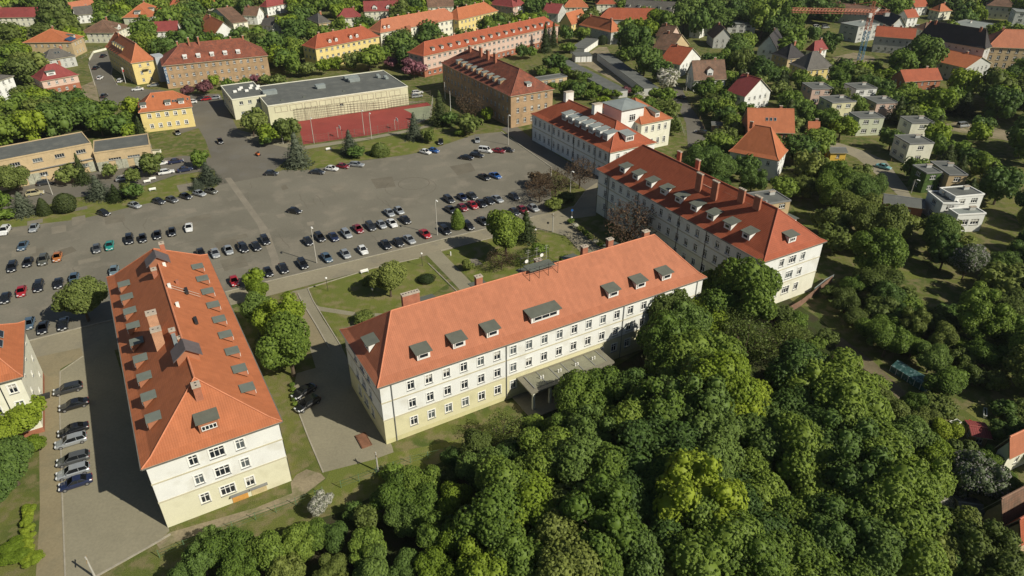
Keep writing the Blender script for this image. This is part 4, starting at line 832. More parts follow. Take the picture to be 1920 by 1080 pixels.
# repairs, trench line and tyre circles on the asphalt
for q in ([(421,334),(433,333),(503,430),(522,482),(527,512),(512,516),(508,486),(482,420)],):
    sheet('trench_patch',q,.0205,M_patchl,False)
for q in ([(695,336),(735,331),(742,350),(706,354)],[(843,312),(882,305),(892,320),(858,329)],[(526,350),(536,346),(541,354),(530,357)],[(553,385),(563,381),(568,386),(556,389)],[(108,470),(135,462),(144,470),(120,480)],[(517,403),(532,400),(537,406),(522,409)],[(345,393),(366,390),(369,397),(350,402)],[(575,417),(588,415),(590,421),(577,424)],[(400,455),(440,448),(470,470),(420,480)]):
    sheet('asphalt_repair',q,.0205,(M_patch,M_patchl)[int(q[0][0])%2 if q[0][0]<690 else 0],False)
rp_=random.Random(12)
for k in range(22):
    x=rp_.uniform(20,900); y=rp_.uniform(345,500)
    c=G(x,y); u=Vector((math.cos(.5212),math.sin(.5212),0)); v=Vector((-u.y,u.x,0)); w,h=rp_.uniform(1,4.5),rp_.uniform(.8,3)
    pts=[proj(c+u*w*a+v*h*b_)[:2] for a,b_ in ((-1,-1),(1,-1),(1,1),(-1,1))]
    sheet('asphalt_repair',pts,.0172+.0001*k,(surf('repair_a',(.165,.148,.112),.9,.12,.4,.08,3,spec=.2),surf('repair_b',(.205,.183,.14),.9,.12,.4,.08,3,spec=.2))[k%2],False)
def ring(c,r,w,z):
    b=MB(); n=72
    for i in range(n):
        a0,a1=2*math.pi*i/n,2*math.pi*(i+1)/n
        b.poly([(c.x+r*math.cos(a0),c.y+r*math.sin(a0),z),(c.x+(r+w)*math.cos(a0),c.y+(r+w)*math.sin(a0),z),(c.x+(r+w)*math.cos(a1),c.y+(r+w)*math.sin(a1),z),(c.x+r*math.cos(a1),c.y+r*math.sin(a1),z)],0)
    return tag(b.build('tyre_mark',[M_mark]),kind='structure')
ring(G(776,344),4.4,.18,.022); ring(G(770,351),7.2,.12,.0225)
# cracks / tar joints
rc=random.Random(3)
for i in range(26):
    x=rc.uniform(20,960); y=rc.uniform(330,520)
    p=G(x,y); ang=rc.choice([.52,2.09])+rc.uniform(-.15,.15); b=MB(); w=.06; L=rc.uniform(4,14); q=p; 
    for k in range(int(L)):
        a2=ang+rc.uniform(-.35,.35); e=q+Vector((math.cos(a2),math.sin(a2),0)); nn=Vector((-math.sin(a2),math.cos(a2),0))*w
        b.poly([(q-nn)[:2]+(.0215,),(q+nn)[:2]+(.0215,),(e+nn)[:2]+(.0215,),(e-nn)[:2]+(.0215,)][::-1],0); q=e
    tag(b.build('asphalt_crack',[M_mark]),kind='structure')
def kerb(pts,name='kerb',h=.14,w=.3,mat=None):
    b=MB(); P=[G(*p) for p in pts]
    for p,q in zip(P[:-1],P[1:]):
        d=(q-p); L=d.length; d.normalize(); b.M=Matrix.Translation(p)@Matrix.Rotation(math.atan2(d.y,d.x),4,'Z'); b.box(0,-w/2,0,L,w/2,h,0,'b')
    return tag(b.build(name,[mat or M_kerb]),kind='structure')
kerb([(52,640),(146,616),(490,531),(937,423),(1000,407)]); kerb([(577,541),(700,503),(786,484)],w=.2); kerb([(826,470),(960,437),(1002,431)],w=.2)
kerb([(940,247),(1034,314),(1034,330)]); kerb([(577,541),(587,564),(640,650)],w=.2); kerb([(803,494),(862,552)],w=.2)
kerb([(123,1090),(117,930),(112,760),(113,697),(156,668)],w=.2,h=.1); kerb([(606,886),(578,820),(553,755)],w=.2,h=.1); kerb([(216,104),(208,140),(220,160)],w=.25)
kerb([(165,1090),(286,1022),(320,1002)],w=.3,h=.12); kerb([(1066,414),(1100,446),(1140,475)],w=.2); kerb([(1076,388),(1098,358)],w=.2)

kerb(kerb_l,w=.25,h=.16)
# ---------------------------------------------------------------- cars
CARCOL={'black':(.012,.012,.013),'dark grey':(.045,.048,.052),'grey':(.12,.125,.125),'silver':(.38,.40,.41),'white':(.72,.72,.70),'red':(.35,.015,.02),'dark red':(.20,.012,.02),'navy':(.015,.022,.06),'blue':(.02,.09,.30),'steel blue':(.10,.16,.22),'teal':(.02,.24,.20),'orange':(.42,.14,.03),'olive grey':(.085,.085,.065),'beige':(.40,.36,.22),'pale blue':(.22,.30,.33),'pale teal':(.18,.42,.42)}
def paint(c):
    k='paint_'+c.replace(' ','_')
    if k in MATS: return MATS[k]
    return flat(k,CARCOL[c],.28,metal=.35 if c in('silver','grey','dark grey','steel blue','pale blue') else 0,coat=1.0)
M_carglass=flat('car_glass',(.012,.014,.016),.06,spec=.8); M_tyre=flat('tyre_rubber',(.018,.018,.018),.9); M_rim=flat('wheel_rim',(.35,.35,.36),.35,metal=.6)
M_lamp=flat('headlight_lens',(.65,.67,.68),.15); M_tail=flat('taillight_lens',(.28,.01,.01),.25); M_plate=flat('plate_white',(.7,.7,.68),.5)
STY={ # L, W, H, belt, hood end x, screen top x, roof rear x, tail top x, tail x height
 'hatchback':(4.0,1.74,1.47,.88,-.95,-.22,1.15,1.78), 'saloon':(4.5,1.78,1.42,.88,-1.05,-.25,.85,1.55), 'estate':(4.6,1.80,1.48,.90,-1.10,-.35,1.85,2.18), 'suv':(4.5,1.88,1.68,1.02,-1.05,-.35,1.65,2.10), 'van':(4.6,1.85,1.90,1.05,-1.35,-.75,2.15,2.25)}
def car_meshes(st):
    if ('car',st) in MATS: return MATS[('car',st)]
    L,W,H,bt,xh,xs_,xr,xt=STY[st]; hw=W/2; l=L/2
    # x: nose at -l ; body sections
    S=[(-l,.30,.50,.72),(-l+.06,.24,.62,.86),(-l+.35,.22,.72,.95),(-l+.9,.22,.78,1.0),(xh,.22,bt-.02,1.0),(0,.22,bt,1.0),(xt if st in('saloon',) else xr,.22,bt+.02,1.0),(l-.35,.22,(.90 if st=='saloon' else bt+.02),.97),(l-.06,.26,(.84 if st=='saloon' else bt-.02),.90),(l,.34,.60,.80)]
    b=MB(); rings=[]
    for x,zb,zt,ws in S:
        w=hw*ws; sh=min(.12,(zt-zb)*.3)
        rings.append([(x,-w*.93,zb),(x,-w,zb+.14),(x,-w,zt-sh),(x,-w*.86,zt),(x,0,zt+.03),(x,w*.86,zt),(x,w,zt-sh),(x,w,zb+.14),(x,w*.93,zb)])
    for A,B_ in zip(rings[:-1],rings[1:]):
        for i in range(8): b.poly([A[i],B_[i],B_[i+1],A[i+1]][::-1],0)
        b.poly([A[0],B_[0],B_[8],A[8]],0)
    b.poly(rings[0],0); b.poly(rings[-1][::-1],0)
    # roof panel and pillars (painted)
    zr=H-.03; wr=hw*.70; wb=hw*.86; zb=bt+.0
    R4=[(xs_,-wr,zr),(xr,-wr*.97,zr-.04),(xr,wr*.97,zr-.04),(xs_,wr,zr)]; mid=(xs_+xr)/2
    b.poly([(xs_,-wr,zr),(mid,-wr,zr+.03),(mid,wr,zr+.03),(xs_,wr,zr)],0); b.poly([(mid,-wr,zr+.03),(xr,-wr*.97,zr-.04),(xr,wr*.97,zr-.04),(mid,wr,zr+.03)],0)
    B4=[(xh,-wb,zb),(xt,-wb,zb+.02),(xt,wb,zb+.02),(xh,wb,zb)]
    for i,j in ((0,0),(1,1),(2,2),(3,3)):
        b.tube(B4[i],R4[j],.045,n=5,cap=False)
    for s in (-1,1): b.tube((mid+.12,s*wb,zb),(mid+.08,s*wr,zr),.05,n=5,cap=False); b.box(xh+.28,s*(hw+.02)-.09,zb+.0,xh+.46,s*(hw+.02)+.09,zb+.14,0)
    body=b.mesh('body',[paint('black')],smooth=False)
    def q(name,pts,mat,off=0):
        m=MB(); m.poly(pts,0); m.poly([tuple(Vector(p)*1.0) for p in pts][::-1],0); return m.mesh(name,[mat])
    ws_=q('windscreen',[B4[0],R4[0],R4[3],B4[3]][::-1],M_carglass); rw=q('rear_window',[B4[1],B4[2],R4[2],R4[1]],M_carglass)
    s1=q('side_window',[B4[0],B4[1],R4[1],R4[0]],M_carglass); s2=q('side_window',[B4[3],R4[3],R4[2],B4[2]],M_carglass)
    wm=MB(); rr=.31 if st!='suv' else .35; wm.tube((0,-.1,0),(0,.1,0),rr,n=14); wm.tube((0,-.115,0),(0,.115,0),rr*.62,n=10,m=1); wheel=wm.mesh('wheel',[M_tyre,M_rim])
    h=MB(); h.box(-.06,-.19,-.07,.16,.19,.07,0); hl=h.mesh('headlight',[M_lamp]); t=MB(); t.box(-.1,-.15,-.1,.04,.15,.1,0); tl=t.mesh('taillight',[M_tail])
    p=MB(); p.box(-.02,-.26,-.06,.02,.26,.06,0); pl=p.mesh('number_plate',[M_plate])
    parts=[('body',body,(0,0,0)),('windscreen',ws_,(0,0,0)),('rear_window',rw,(0,0,0)),('side_window',s1,(0,0,0)),('side_window',s2,(0,0,0))]
    for x in (-l+.78,l-.80):
        for s in (-1,1): parts.append(('wheel',wheel,(x,s*(hw-.10),rr)))
    for s in (-1,1): parts.append(('headlight',hl,(-l+.07,s*hw*.62,.63))); parts.append(('taillight',tl,(l-.04,s*hw*.68,.74)))
    parts+= [('number_plate',pl,(-l-.01,0,.42))]
    MATS[('car',st)]=parts; return parts
def car_far(st):
    k=('carfar',st)
    if k in MATS: return MATS[k]
    v=MB()
    for nm,me,off in car_meshes(st):
        mi={'body':0,'wheel':2,'headlight':3,'taillight':4,'number_plate':3}.get(nm,1)
        for pl in me.polygons: v.poly([Vector(me.vertices[i].co)+Vector(off) for i in pl.vertices],mi)
    MATS[k]=v.mesh('parked_car',[paint('black'),M_carglass,M_tyre,M_lamp,M_tail]); return MATS[k]
CARS=[]
def car(px,py,col,st='hatchback',az=-60,row='',zz=.03,far=None):
    """az: heading of the nose in degrees; pixel = centre of the car at half height"""
    p=G(px,py,.75); far=(py<215) if far is None else far
    if far:
        o=new_obj('parked_car',car_far(st)); o.location=(p.x,p.y,zz); o.rotation_euler=(0,0,R(az)+math.pi)
        o.material_slots[0].link='OBJECT'; o.material_slots[0].material=paint(col)
    else:
        o=empty('parked_car',(p.x,p.y,zz),R(az)+math.pi)
        for nm,me,off in car_meshes(st):
            c=new_obj(nm,me,o); c.location=off
            if nm=='body': c.material_slots[0].link='OBJECT'; c.material_slots[0].material=paint(col)
    CARS.append(dict(o=o,px=px,py=py,col=col,st=st,row=row)); return o
def crow(row,ox,oy,items,az=-60,st0='hatchback',sc=4):
    for it in items:
        x,y,c=it[:3]; st=it[3] if len(it)>3 else ('hatchback','saloon','estate')[(int(x*7+y*3))%3]
        car(ox+x/sc,oy+y/sc,c,st,az+rnd.uniform(-3,3),row)
crow('front row along the long kerb',480,270,[(90,955,'black'),(205,925,'black'),(350,893,'black'),(530,845,'steel blue','saloon'),(670,820,'silver','hatchback'),(800,790,'white','hatchback'),(975,748,'black','saloon'),(1068,733,'black'),(1150,710,'silver'),(1268,668,'red','saloon'),(1418,640,'black','estate'),(1592,607,'black'),(1703,572,'dark grey','saloon')])
crow('second row from the long kerb',480,270,[(-90,775,'black','hatchback'),(0,760,'black','saloon'),(68,715,'black'),(390,725,'black','hatchback'),(478,693,'black','estate'),(582,690,'navy','saloon'),(678,667,'silver','estate'),(765,630,'dark red','saloon'),(860,612,'dark grey'),(940,600,'silver','hatchback'),(1020,588,'white','saloon'),(1120,563,'black','saloon')])
crow('pair behind the second row',480,270,[(1000,510,'silver','saloon'),(1072,495,'silver','hatchback')])
crow('packed block near the lamp post',480,270,[(1460,487,'dark grey','saloon'),(1548,472,'dark red'),(1625,452,'red','saloon'),(1690,440,'black'),(1747,420,'black','saloon'),(1810,407,'silver','saloon')])
crow('short back row of the packed block',480,270,[(1447,410,'dark grey','estate'),(1545,395,'navy'),(1620,383,'dark grey','saloon')])
crow('cluster beside the brown trees',960,270,[(-70,540,'dark grey','saloon'),(18,505,'dark grey'),(15,390,'dark grey','hatchback'),(78,488,'dark red','hatchback'),(160,475,'silver','hatchback')])
crow('scattered at the middle of the lot',480,270,[(288,497,'black','hatchback')],az=-20)
crow('scattered at the middle of the lot',480,270,[(115,215,'dark grey','hatchback')],az=-5)
crow('row below the lawn strip',480,270,[(460,205,'dark grey'),(568,180,'white','hatchback'),(650,162,'dark red','hatchback'),(755,150,'silver')],az=-15)
crow('pair under the big spruces',480,270,[(1270,55,'white','hatchback'),(1330,45,'blue','hatchback')],az=-30)
crow('upper row by the brown block',480,270,[(1580,97,'black','saloon'),(1655,80,'black'),(1722,45,'white','van'),(1818,47,'dark red','saloon'),(1885,40,'black')],az=-20)
crow('pair in the middle of the lot',480,270,[(1710,243,'black','saloon'),(1795,232,'blue','saloon')],az=-50)
crow('lone spaces by the tree island',480,0,[(1660,1047,'silver','hatchback'),(1385,1060,'black','hatchback')],az=-85)
crow('left edge of the lot',0,270,[(35,645,'white','suv'),(255,625,'silver','hatchback'),(172,757,'steel blue','saloon')],az=-75)
crow('row under the lawn edge',0,270,[(775,512,'black','hatchback'),(1008,455,'silver','hatchback'),(1188,425,'dark grey','hatchback'),(1288,413,'grey','hatchback'),(1392,388,'black','hatchback'),(1495,367,'silver','hatchback'),(1582,348,'olive grey','hatchback')],az=-30)
crow('third row of the left lot',0,270,[(92,915,'black','estate'),(210,882,'black'),(325,865,'olive grey','suv'),(430,842,'orange','hatchback')],az=-68)
crow('upper row of the left lot',0,270,[(725,780,'grey','hatchback'),(822,755,'teal','saloon'),(970,710,'black','suv'),(1070,702,'black','hatchback'),(1180,675,'black'),(1290,655,'black'),(1415,620,'white','saloon')],az=-65)
crow('row beyond the left barracks roof',0,270,[(1505,812,'black','hatchback'),(1612,812,'silver'),(1712,788,'silver','saloon'),(1812,762,'black','saloon')],az=-62)
crow('lower rows of the left lot',0,270,[(855,945,'pale blue','hatchback'),(290,1060,'black','estate'),(438,1040,'black','hatchback'),(555,1000,'steel blue'),(160,1100,'red','hatchback'),(42,1150,'black')],az=-68)
crow('kerb side left of the round tree',0,540,[(218,260,'steel blue','hatchback'),(322,290,'black','saloon'),(475,262,'black','saloon')],az=-68)
crow('beside the bright green tree',0,270,[(1755,1022,'red','hatchback')],az=-62)
crow('store yard',0,270,[(340,285,'dark grey','estate'),(260,365,'beige','suv'),(1215,137,'white','hatchback'),(1318,125,'navy','saloon'),(1245,205,'white','estate'),(1385,187,'navy','saloon'),(920,255,'silver','hatchback'),(1010,180,'black','saloon')],az=28)
crow('courtyard bay',0,540,[(508,750,'dark grey','estate'),(552,868,'black','saloon')],az=208)
crow('courtyard bay',0,810,[(548,-25,'black','saloon'),(530,60,'silver','estate'),(546,195,'grey','estate'),(545,290,'silver','estate'),(565,372,'navy','saloon')],az=208)
crow('shaded drive between the barracks',480,540,[(358,770,'black','saloon'),(385,862,'black','estate')],az=232)
crow('upper left street',0,0,[(775,415,'black'),(718,505,'black'),(750,580,'white'),(780,715,'dark grey'),(800,765,'white'),(905,600,'white')],az=95)
crow('street behind the yellow office house',0,0,[(1032,665,'white','saloon'),(1150,635,'silver','estate'),(1437,760,'white','hatchback'),(1490,740,'dark grey','estate'),(1545,738,'red','hatchback'),(1605,730,'silver','estate')],az=200)
crow('junction beside the yellow office house',0,0,[(1330,990,'grey','hatchback'),(1650,1055,'black','hatchback')],az=-60)
crow('end of the sports hall',480,0,[(1210,690,'white','estate'),(1205,717,'silver','estate')],az=25)
crow('right hand lane',960,0,[(1270,725,'dark grey','saloon'),(1420,988,'black','estate'),(1105,328,'white','hatchback'),(1155,325,'white','hatchback')],az=140)
crow('far street under the trees',1440,0,[(365,200,'white','van'),(430,202,'silver','van'),(1128,200,'white','van'),(1240,203,'white','van'),(1465,937,'silver','van')],az=20)
crow('lane by the ivy house',1440,270,[(868,165,'pale teal','saloon')],az=-45)
from itertools import groupby
rowsd={}
for c in CARS: rowsd.setdefault(c['row'],[]).append(c)
for rname,cs in rowsd.items():
    cs.sort(key=lambda c:c['px'])
    for i,c in enumerate(cs):
        pos='' if len(cs)==1 else ', %s from left'%ORD[i] if True else ''
        tag(c['o'],'%s %s%s, %s'%(c['col'],c['st'],pos,rname),'car','parked cars')
KEEPCAR=[(c['px'],c['py']) for c in CARS]
# orange tractor-like scooter at the junction
# ---------------------------------------------------------------- posts, lamps, flags, fences
def post_h(base,top):
    B_=G(*base); best=0; bd=1e9
    for k in range(10,400):
        z=k*.1; x,y,_=proj((B_.x,B_.y,z)); d=abs(y-top[1])
        if d<bd: bd=d; best=z
    return B_,best
def lamp(base,top,label,kind='road',group=None,az=-60,r=.09):
    B_,h=post_h(base,top); o=empty('street_lamp' if kind!='pole' else 'utility_pole',(B_.x,B_.y,0),R(az)); tag(o,label,'lamp' if kind!='pole' else 'pole',group)
    b=MB()
    if kind=='globe':
        b.tube((0,0,0),(0,0,h-.3),.05,n=6); b.build('pole',[M_dark],o)
        b=MB(); n=8
        for i in range(n):
            for j in range(4):
                f=lambda i,j:(.26*math.sin(math.pi*j/4)*math.cos(2*math.pi*i/n),.26*math.sin(math.pi*j/4)*math.sin(2*math.pi*i/n),h-.1+.26*math.cos(math.pi*j/4))
                b.poly([f(i,j),f(i,j+1),f(i+1,j+1),f(i+1,j)],0)
        b.build('lamp_shade',[M_trim],o)
    elif kind=='pole':
        b.tube((0,0,0),(0,0,h),.15,.11,n=7); b.build('pole',[M_pole],o); b=MB(); b.box(-.7,-.05,h-.6,.7,.05,h-.48,0); b.build('crossbar',[M_wood],o)
    else:
        b.tube((0,0,0),(0,0,h-.15),r*1.5,r,n=8); b.tube((0,0,h-.15),(.9,0,h),.05,n=6); b.build('pole',[M_pole],o)
        b=MB(); b.box(.5,-.16,h-.06,1.35,.16,h+.1,0); b.build('lamp_head',[M_trim],o)
    return o
for bb,tt,l in (((594,493),(582,424),'tall concrete lamp post in the front car row, left one'),((820,441),(813,374),'tall concrete lamp post in the front car row beside a black estate'),
  ((697,261),(694,211),'tall lamp mast at the red court lower fence'),((683,252),(679,206),'tall mast standing on the red court edge left of the middle mast'),((589,269),(583,220),'tall mast at the near corner of the red court'),((531,270),(530,241),'lamp post among the light green trees by the court'),
  ((953,272),(950,215),'tall lamp post at the end of the brown block'),((98.7,365),(87,327),'lamp post standing by the beige store trees'),((1069,360),(1063,320),'lamp post with curved arm among the brown trees'),((1708,362),(1713,336),'lamp by the ivy house lane')):
    lamp(bb,tt,l)
for bb,tt,l in (((792,499),(791,475),'black park lamp with white globe at the lawn corner'),((615,546),(612,521),'black park lamp with white globe near the drive'),((1071,424),(1071.5,407),'black park lamp with globe by the flower hedge'),((700,560),(698,541),'black park lamp in the tree shade on the round lawn') ,((1004,445),(1005,430),'small park lamp beside the dark conifer')):
    lamp(bb,tt,l,'globe')
for bb,tt,l in (((178,1082),(163,1044),'pale wooden pole at the courtyard lower corner'),((709,884),(702,848),'pale wooden pole on the grass below the centre barracks'),((1036,435),(1037,400),'white post at the forecourt junction'),((53,262),(38,212),'tall pale pole in the trees behind the beige store'),((178,160),(163,121),'concrete pole by the villa yard'),((1286,170),(1284,137),'utility pole beside the mansard house')):
    lamp(bb,tt,l,'pole')
for bb,tt,l in (((845,208),(842,171),'bare white flagpole, taller of the pair beside the brown block'),((835,186),(834,154),'bare white flagpole, shorter of the pair beside the brown block'),((236,156),(229,126),'flagpole with red and white flag before the yellow hotel'),((247,153),(241,126),'bare flagpole right of the red and white flag')):
    B_,h=post_h(bb,tt); o=empty('flagpole',(B_.x,B_.y,0)); tag(o,l,'flagpole'); b=MB(); b.tube((0,0,0),(0,0,h),.09,.05,n=6); b.build('pole',[M_trim],o)
    if 'with red' in l:
        b=MB(); b.box(.05,-.02,h-1.0,.6,.02,h-.1,1); b.box(.05,-.02,h-1.9,.6,.02,h-1.0,0); b.build('flag',[flat('flag_red',(.6,.03,.04),.8),M_trim],o)
def fence(pts,h,label,spacing=2.5,mat=None,rails=3,name='wire_fence',solid=False,z0=0):
    P=[G(*p) for p in pts]; o=empty(name,P[0]); tag(o,label,'fence'); mt=mat or M_pole
    for p,q in zip(P[:-1],P[1:]):
        d=q-p; L=d.length; n=max(1,round(L/spacing)); u=d/L
        M=Matrix.Translation(p-P[0])@Matrix.Rotation(math.atan2(u.y,u.x),4,'Z')
        for i in range(n+1):
            b=MB(); b.M=M; x=L*i/n; b.box(x-.04,-.04,0,x+.04,.04,h,0); b.build('post',[mt],o)
        b=MB(); b.M=M
        if solid: b.box(0,-.03,.1,L,.03,h-.1,0)
        else:
            q_=.035 if name=='net_fence' else .012
            for k in range(rails): z=h*(k+.6)/rails; b.box(0,-q_,z-q_,L,q_,z+q_,0)
            if h>2.5:
                k=int(L/1.2)
                for i in range(k): x=L*i/k; b.box(x-q_*.8,-q_*.8,.05,x+q_*.8,q_*.8,h,0)
        b.build('fence_panel',[mt],o)
    return o
fence([(555,229),(640,217),(735,205)],5.0,'tall thin ball catching net frame in front of the sports hall, left half',4.5,surf('net_frame',(.11,.10,.07),.8,.1,1,.05,4),6,'net_fence')
fence([(738,204),(808,193)],5.0,'tall thin ball catching net frame in front of the sports hall, short right half',4.5,surf('net_frame',(.11,.10,.07),.8,.1,1,.05,4),6,'net_fence')
fence([(568,272),(690,256),(766,242)],3.2,'thin wire fence along the near side of the red court',4,surf('fence_dull',(.16,.15,.12),.8,.1,1,.05,4),4,'court_fence')
fence([(766,242),(808,224),(812,194)],3.2,'thin wire fence round the green corner of the court',4,M_pole,4,'court_fence')
fence([(300,1046),(480,975),(592,934),(606,927)],1.6,'low green wire fence below the left barracks',3,surf('fence_green',(.12,.2,.1),.7,.1,1,.05,4),3)
fence([(640,915),(770,868),(835,853),(960,800)],1.6,'low green wire fence below the centre barracks at the wood edge',3,surf('fence_green',(.12,.2,.1),.7,.1,1,.05,4),3)
fence([(1440,610),(1500,575),(1558,530)],1.8,'rusty panel fence below the right barracks end',3,surf('fence_rust',(.22,.13,.09),.8,.2,1,.1,4),3,'panel_fence',True)
fence([(1524,553),(1545,536),(1560,528)],1.9,'pale blue sheet fence at the corner of the right barracks',2.5,M_sheetg,2,'panel_fence',True)
fence([(168,114),(176,100),(200,94)],1.2,'pale low wall fence curving round the top of the street',2.5,M_cream,2,'garden_wall',True)
fence([(1235,182),(1262,205),(1284,255)],1.5,'garden fence along the left side of the lane',3,M_pole,3,'garden_fence')
fence([(1296,200),(1312,225),(1326,262)],1.5,'wooden garden fence along the right side of the lane',3,M_wood,3,'garden_fence')
# court hoops
for bb,l in (((634,258),'basketball stand with white board, left end of the red court'),((741,243),'basketball stand with white board at the right of the red court')):
    B_=G(*bb); o=empty('basketball_stand',(B_.x,B_.y,0),.52); tag(o,l,'basketball stand'); b=MB(); b.tube((0,0,0),(0,0,3.6),.08,n=6); b.tube((0,0,3.3),(.9,0,3.5),.05,n=5); b.build('pole',[M_pole],o)
    b=MB(); b.box(.9,-.9,2.9,.96,.9,4.0,0); b.build('backboard',[M_trim],o); b=MB(); b.tube((1.2,0,3.02),(1.2,0,3.06),.23,n=10); b.build('hoop',[flat('hoop_red',(.5,.05,.03),.5)],o)
# benches
def bench(px,py,az,label):
    B_=G(px,py); o=empty('bench',(B_.x,B_.y,.02),R(az)); tag(o,label,'bench','white park benches')
    b=MB(); b.box(-.9,-.22,.40,.9,.22,.46,0); b.build('seat',[M_trim],o); b=MB(); b.box(-.9,.2,.52,.9,.26,.88,0); b.build('backrest',[M_trim],o)
    for s in (-.75,.75):
        b=MB(); b.box(s-.05,-.2,0,s+.05,.24,.40,0); b.build('leg',[M_gwall],o)
bench(277,343,30,'white bench, nearer the trees of the upper pair on the path'); bench(287,338,30,'white bench, right one of the upper pair on the path'); bench(287,358,30,'lone white bench on the lawn edge below the pair')
bench(617,282,28,'white bench on the lawn strip by the court'); bench(684,512,30,'white bench beside the round tree on the lawn')
# bollard, planter, dark round sign
for bb,tt,nm,l in (((845,479),(844,469),'bollard','small white bollard on the lawn left of the footpath'),((1027,434),(1027,418),'round_sign','small round dark traffic sign at the forecourt edge'),((1072,410),(1071,404),'round_sign','blue traffic sign at the forecourt hedge')):
    B_,h=post_h(bb,tt); o=empty(nm,(B_.x,B_.y,0)); tag(o,l,'sign' if 'sign' in nm else 'bollard')
    b=MB(); 
    if nm=='bollard': b.tube((0,0,0),(0,0,1.0),.14,n=8); b.build('post',[M_trim],o)
    else:
        b.tube((0,0,0),(0,0,2.2),.04,n=6); b.build('post',[M_pole],o); b=MB(); b.tube((0,-.03,2.4),(0,.03,2.4),.32,n=14); b.build('sign_disc',[M_dark if 'dark' in l else flat('sign_blue',(.03,.15,.5),.4)],o)
# billboard
B_=G(1163,14); o=empty('billboard',(B_.x,B_.y,0)); tag(o,'white billboard with a red letter above the grey terrace','billboard'); b=MB(); b.box(-2.6,-.1,2.5,2.6,.1,7.5,0); b.build('board',[M_trim],o); b=MB(); b.box(-.15,-.1,0,.15,.1,2.5,0); b.build('post',[M_pole],o)
fc=bpy.data.curves.new('letter','FONT'); fc.body='E'; fc.size=4.2; fc.extrude=.02; fc.align_x='CENTER'; fc.materials.append(flat('letter_red',(.4,.03,.05),.6)); q=text_mesh(fc,o); q.matrix_local=Matrix.Translation((0,-.13,3.6))@Matrix.Rotation(math.pi/2,4,'X')
# tower crane
B_,h=post_h((1612,113),(1634,25)); h=21.5
o=empty('tower_crane',(B_.x,B_.y,0),math.atan2(0,1)); tag(o,'orange and blue tower crane with long level jib over the tenements','crane')
def lattice(b,p0,p1,w,n,r=.09,m=0):
    p0=Vector(p0);p1=Vector(p1);a=(p1-p0); L=a.length; a.normalize(); u=a.orthogonal().normalized(); v=a.cross(u)
    cs=[(u*x+v*y)*w/2 for x,y in ((1,1),(1,-1),(-1,-1),(-1,1))]
    for c in cs: b.tube(p0+c,p1+c,r,n=4,m=m,cap=False)
    for i in range(n):
        q0=p0+a*L*i/n; q1=p0+a*L*(i+1)/n
        for k in range(4): b.tube(q0+cs[k],q1+cs[(k+1)%4],r*.6,n=3,m=m,cap=False)
top=Vector((5.3,0,h)); 
cr_o=flat('crane_orange',(.55,.20,.12),.5); cr_b=flat('crane_blue',(.10,.25,.38),.5)
topx=0
b=MB(); lattice(b,(0,0,0),(0,0,h*.62),1.9,9,.15); b.build('lower_mast',[cr_b],o); b=MB(); lattice(b,(0,0,h*.62),(0,0,h),1.9,5,.15); b.build('upper_mast',[cr_o],o)
b=MB(); lattice(b,(2,0,h),(-36,1.5,h+.5),1.5,26,.13); b.build('jib',[cr_o],o); b=MB(); lattice(b,(0,0,h),(8,0,h),1.3,5); b.build('counter_jib',[cr_o],o)
b=MB(); lattice(b,(0,0,h),(0,0,h+4.5),1.0,3); b.tube((0,0,h+4.5),(-22,.6,h+1),.05,n=4); b.tube((0,0,h+4.5),(7.5,0,h+.8),.05,n=4); b.build('apex',[cr_o],o)
b=MB(); b.box(6,-.8,h-1.8,8,.8,h-.2,0); b.build('counterweight',[M_gwall],o); b=MB(); b.box(-1.6,-1.6,h-2.2,-.2,-.4,h-.4,0); b.build('cab',[M_trim],o)
# greenhouse, parasol, garden things, rusty ramp, white tent roofs
B_=G(1710,712); o=empty('greenhouse',(B_.x,B_.y,0),R(118)); tag(o,'long green glazed greenhouse in the shady garden slope','greenhouse')
o.scale=(.8,.8,.8)
b=MB(); b.box(-4.5,-1.7,0,4.5,1.7,1.6,0,'bt')
for s in (-1,1): b.poly([(-4.5,s*1.75,1.6),(4.5,s*1.75,1.6),(4.5,0,2.6),(-4.5,0,2.6)][::s],0)
for s in (-1,1): b.poly([(s*4.5,-1.7,1.6),(s*4.5,1.7,1.6),(s*4.5,0,2.6)],0)
b.build('glazing',[surf('green_film',(.05,.12,.11),.3,.3,.8,.2,3,stain=((.3,.42,.42),.7,1.4))],o)
b=MB()
for i in range(7): x=-4.5+1.5*i; b.box(x-.04,-1.78,0,x+.04,-1.72,1.62,0); b.box(x-.04,1.72,0,x+.04,1.78,1.62,0)
b.build('frame',[M_trim],o)
B_=G(1771,352); o=empty('parasol',(B_.x,B_.y,2.8)); tag(o,'round green parasol on the terrace of the brick flat house','parasol'); b=MB(); b.tube((0,0,-2.8),(0,0,2.4),.04,n=5); b.build('pole',[M_pole],o); b=MB(); n=8
for i in range(n): b.poly([(1.5*math.cos(2*math.pi*i/n),1.5*math.sin(2*math.pi*i/n),1.9),(1.5*math.cos(2*math.pi*(i+1)/n),1.5*math.sin(2*math.pi*(i+1)/n),1.9),(0,0,2.5)],0)
b.build('canopy',[flat('parasol_green',(.03,.30,.25),.7)],o)
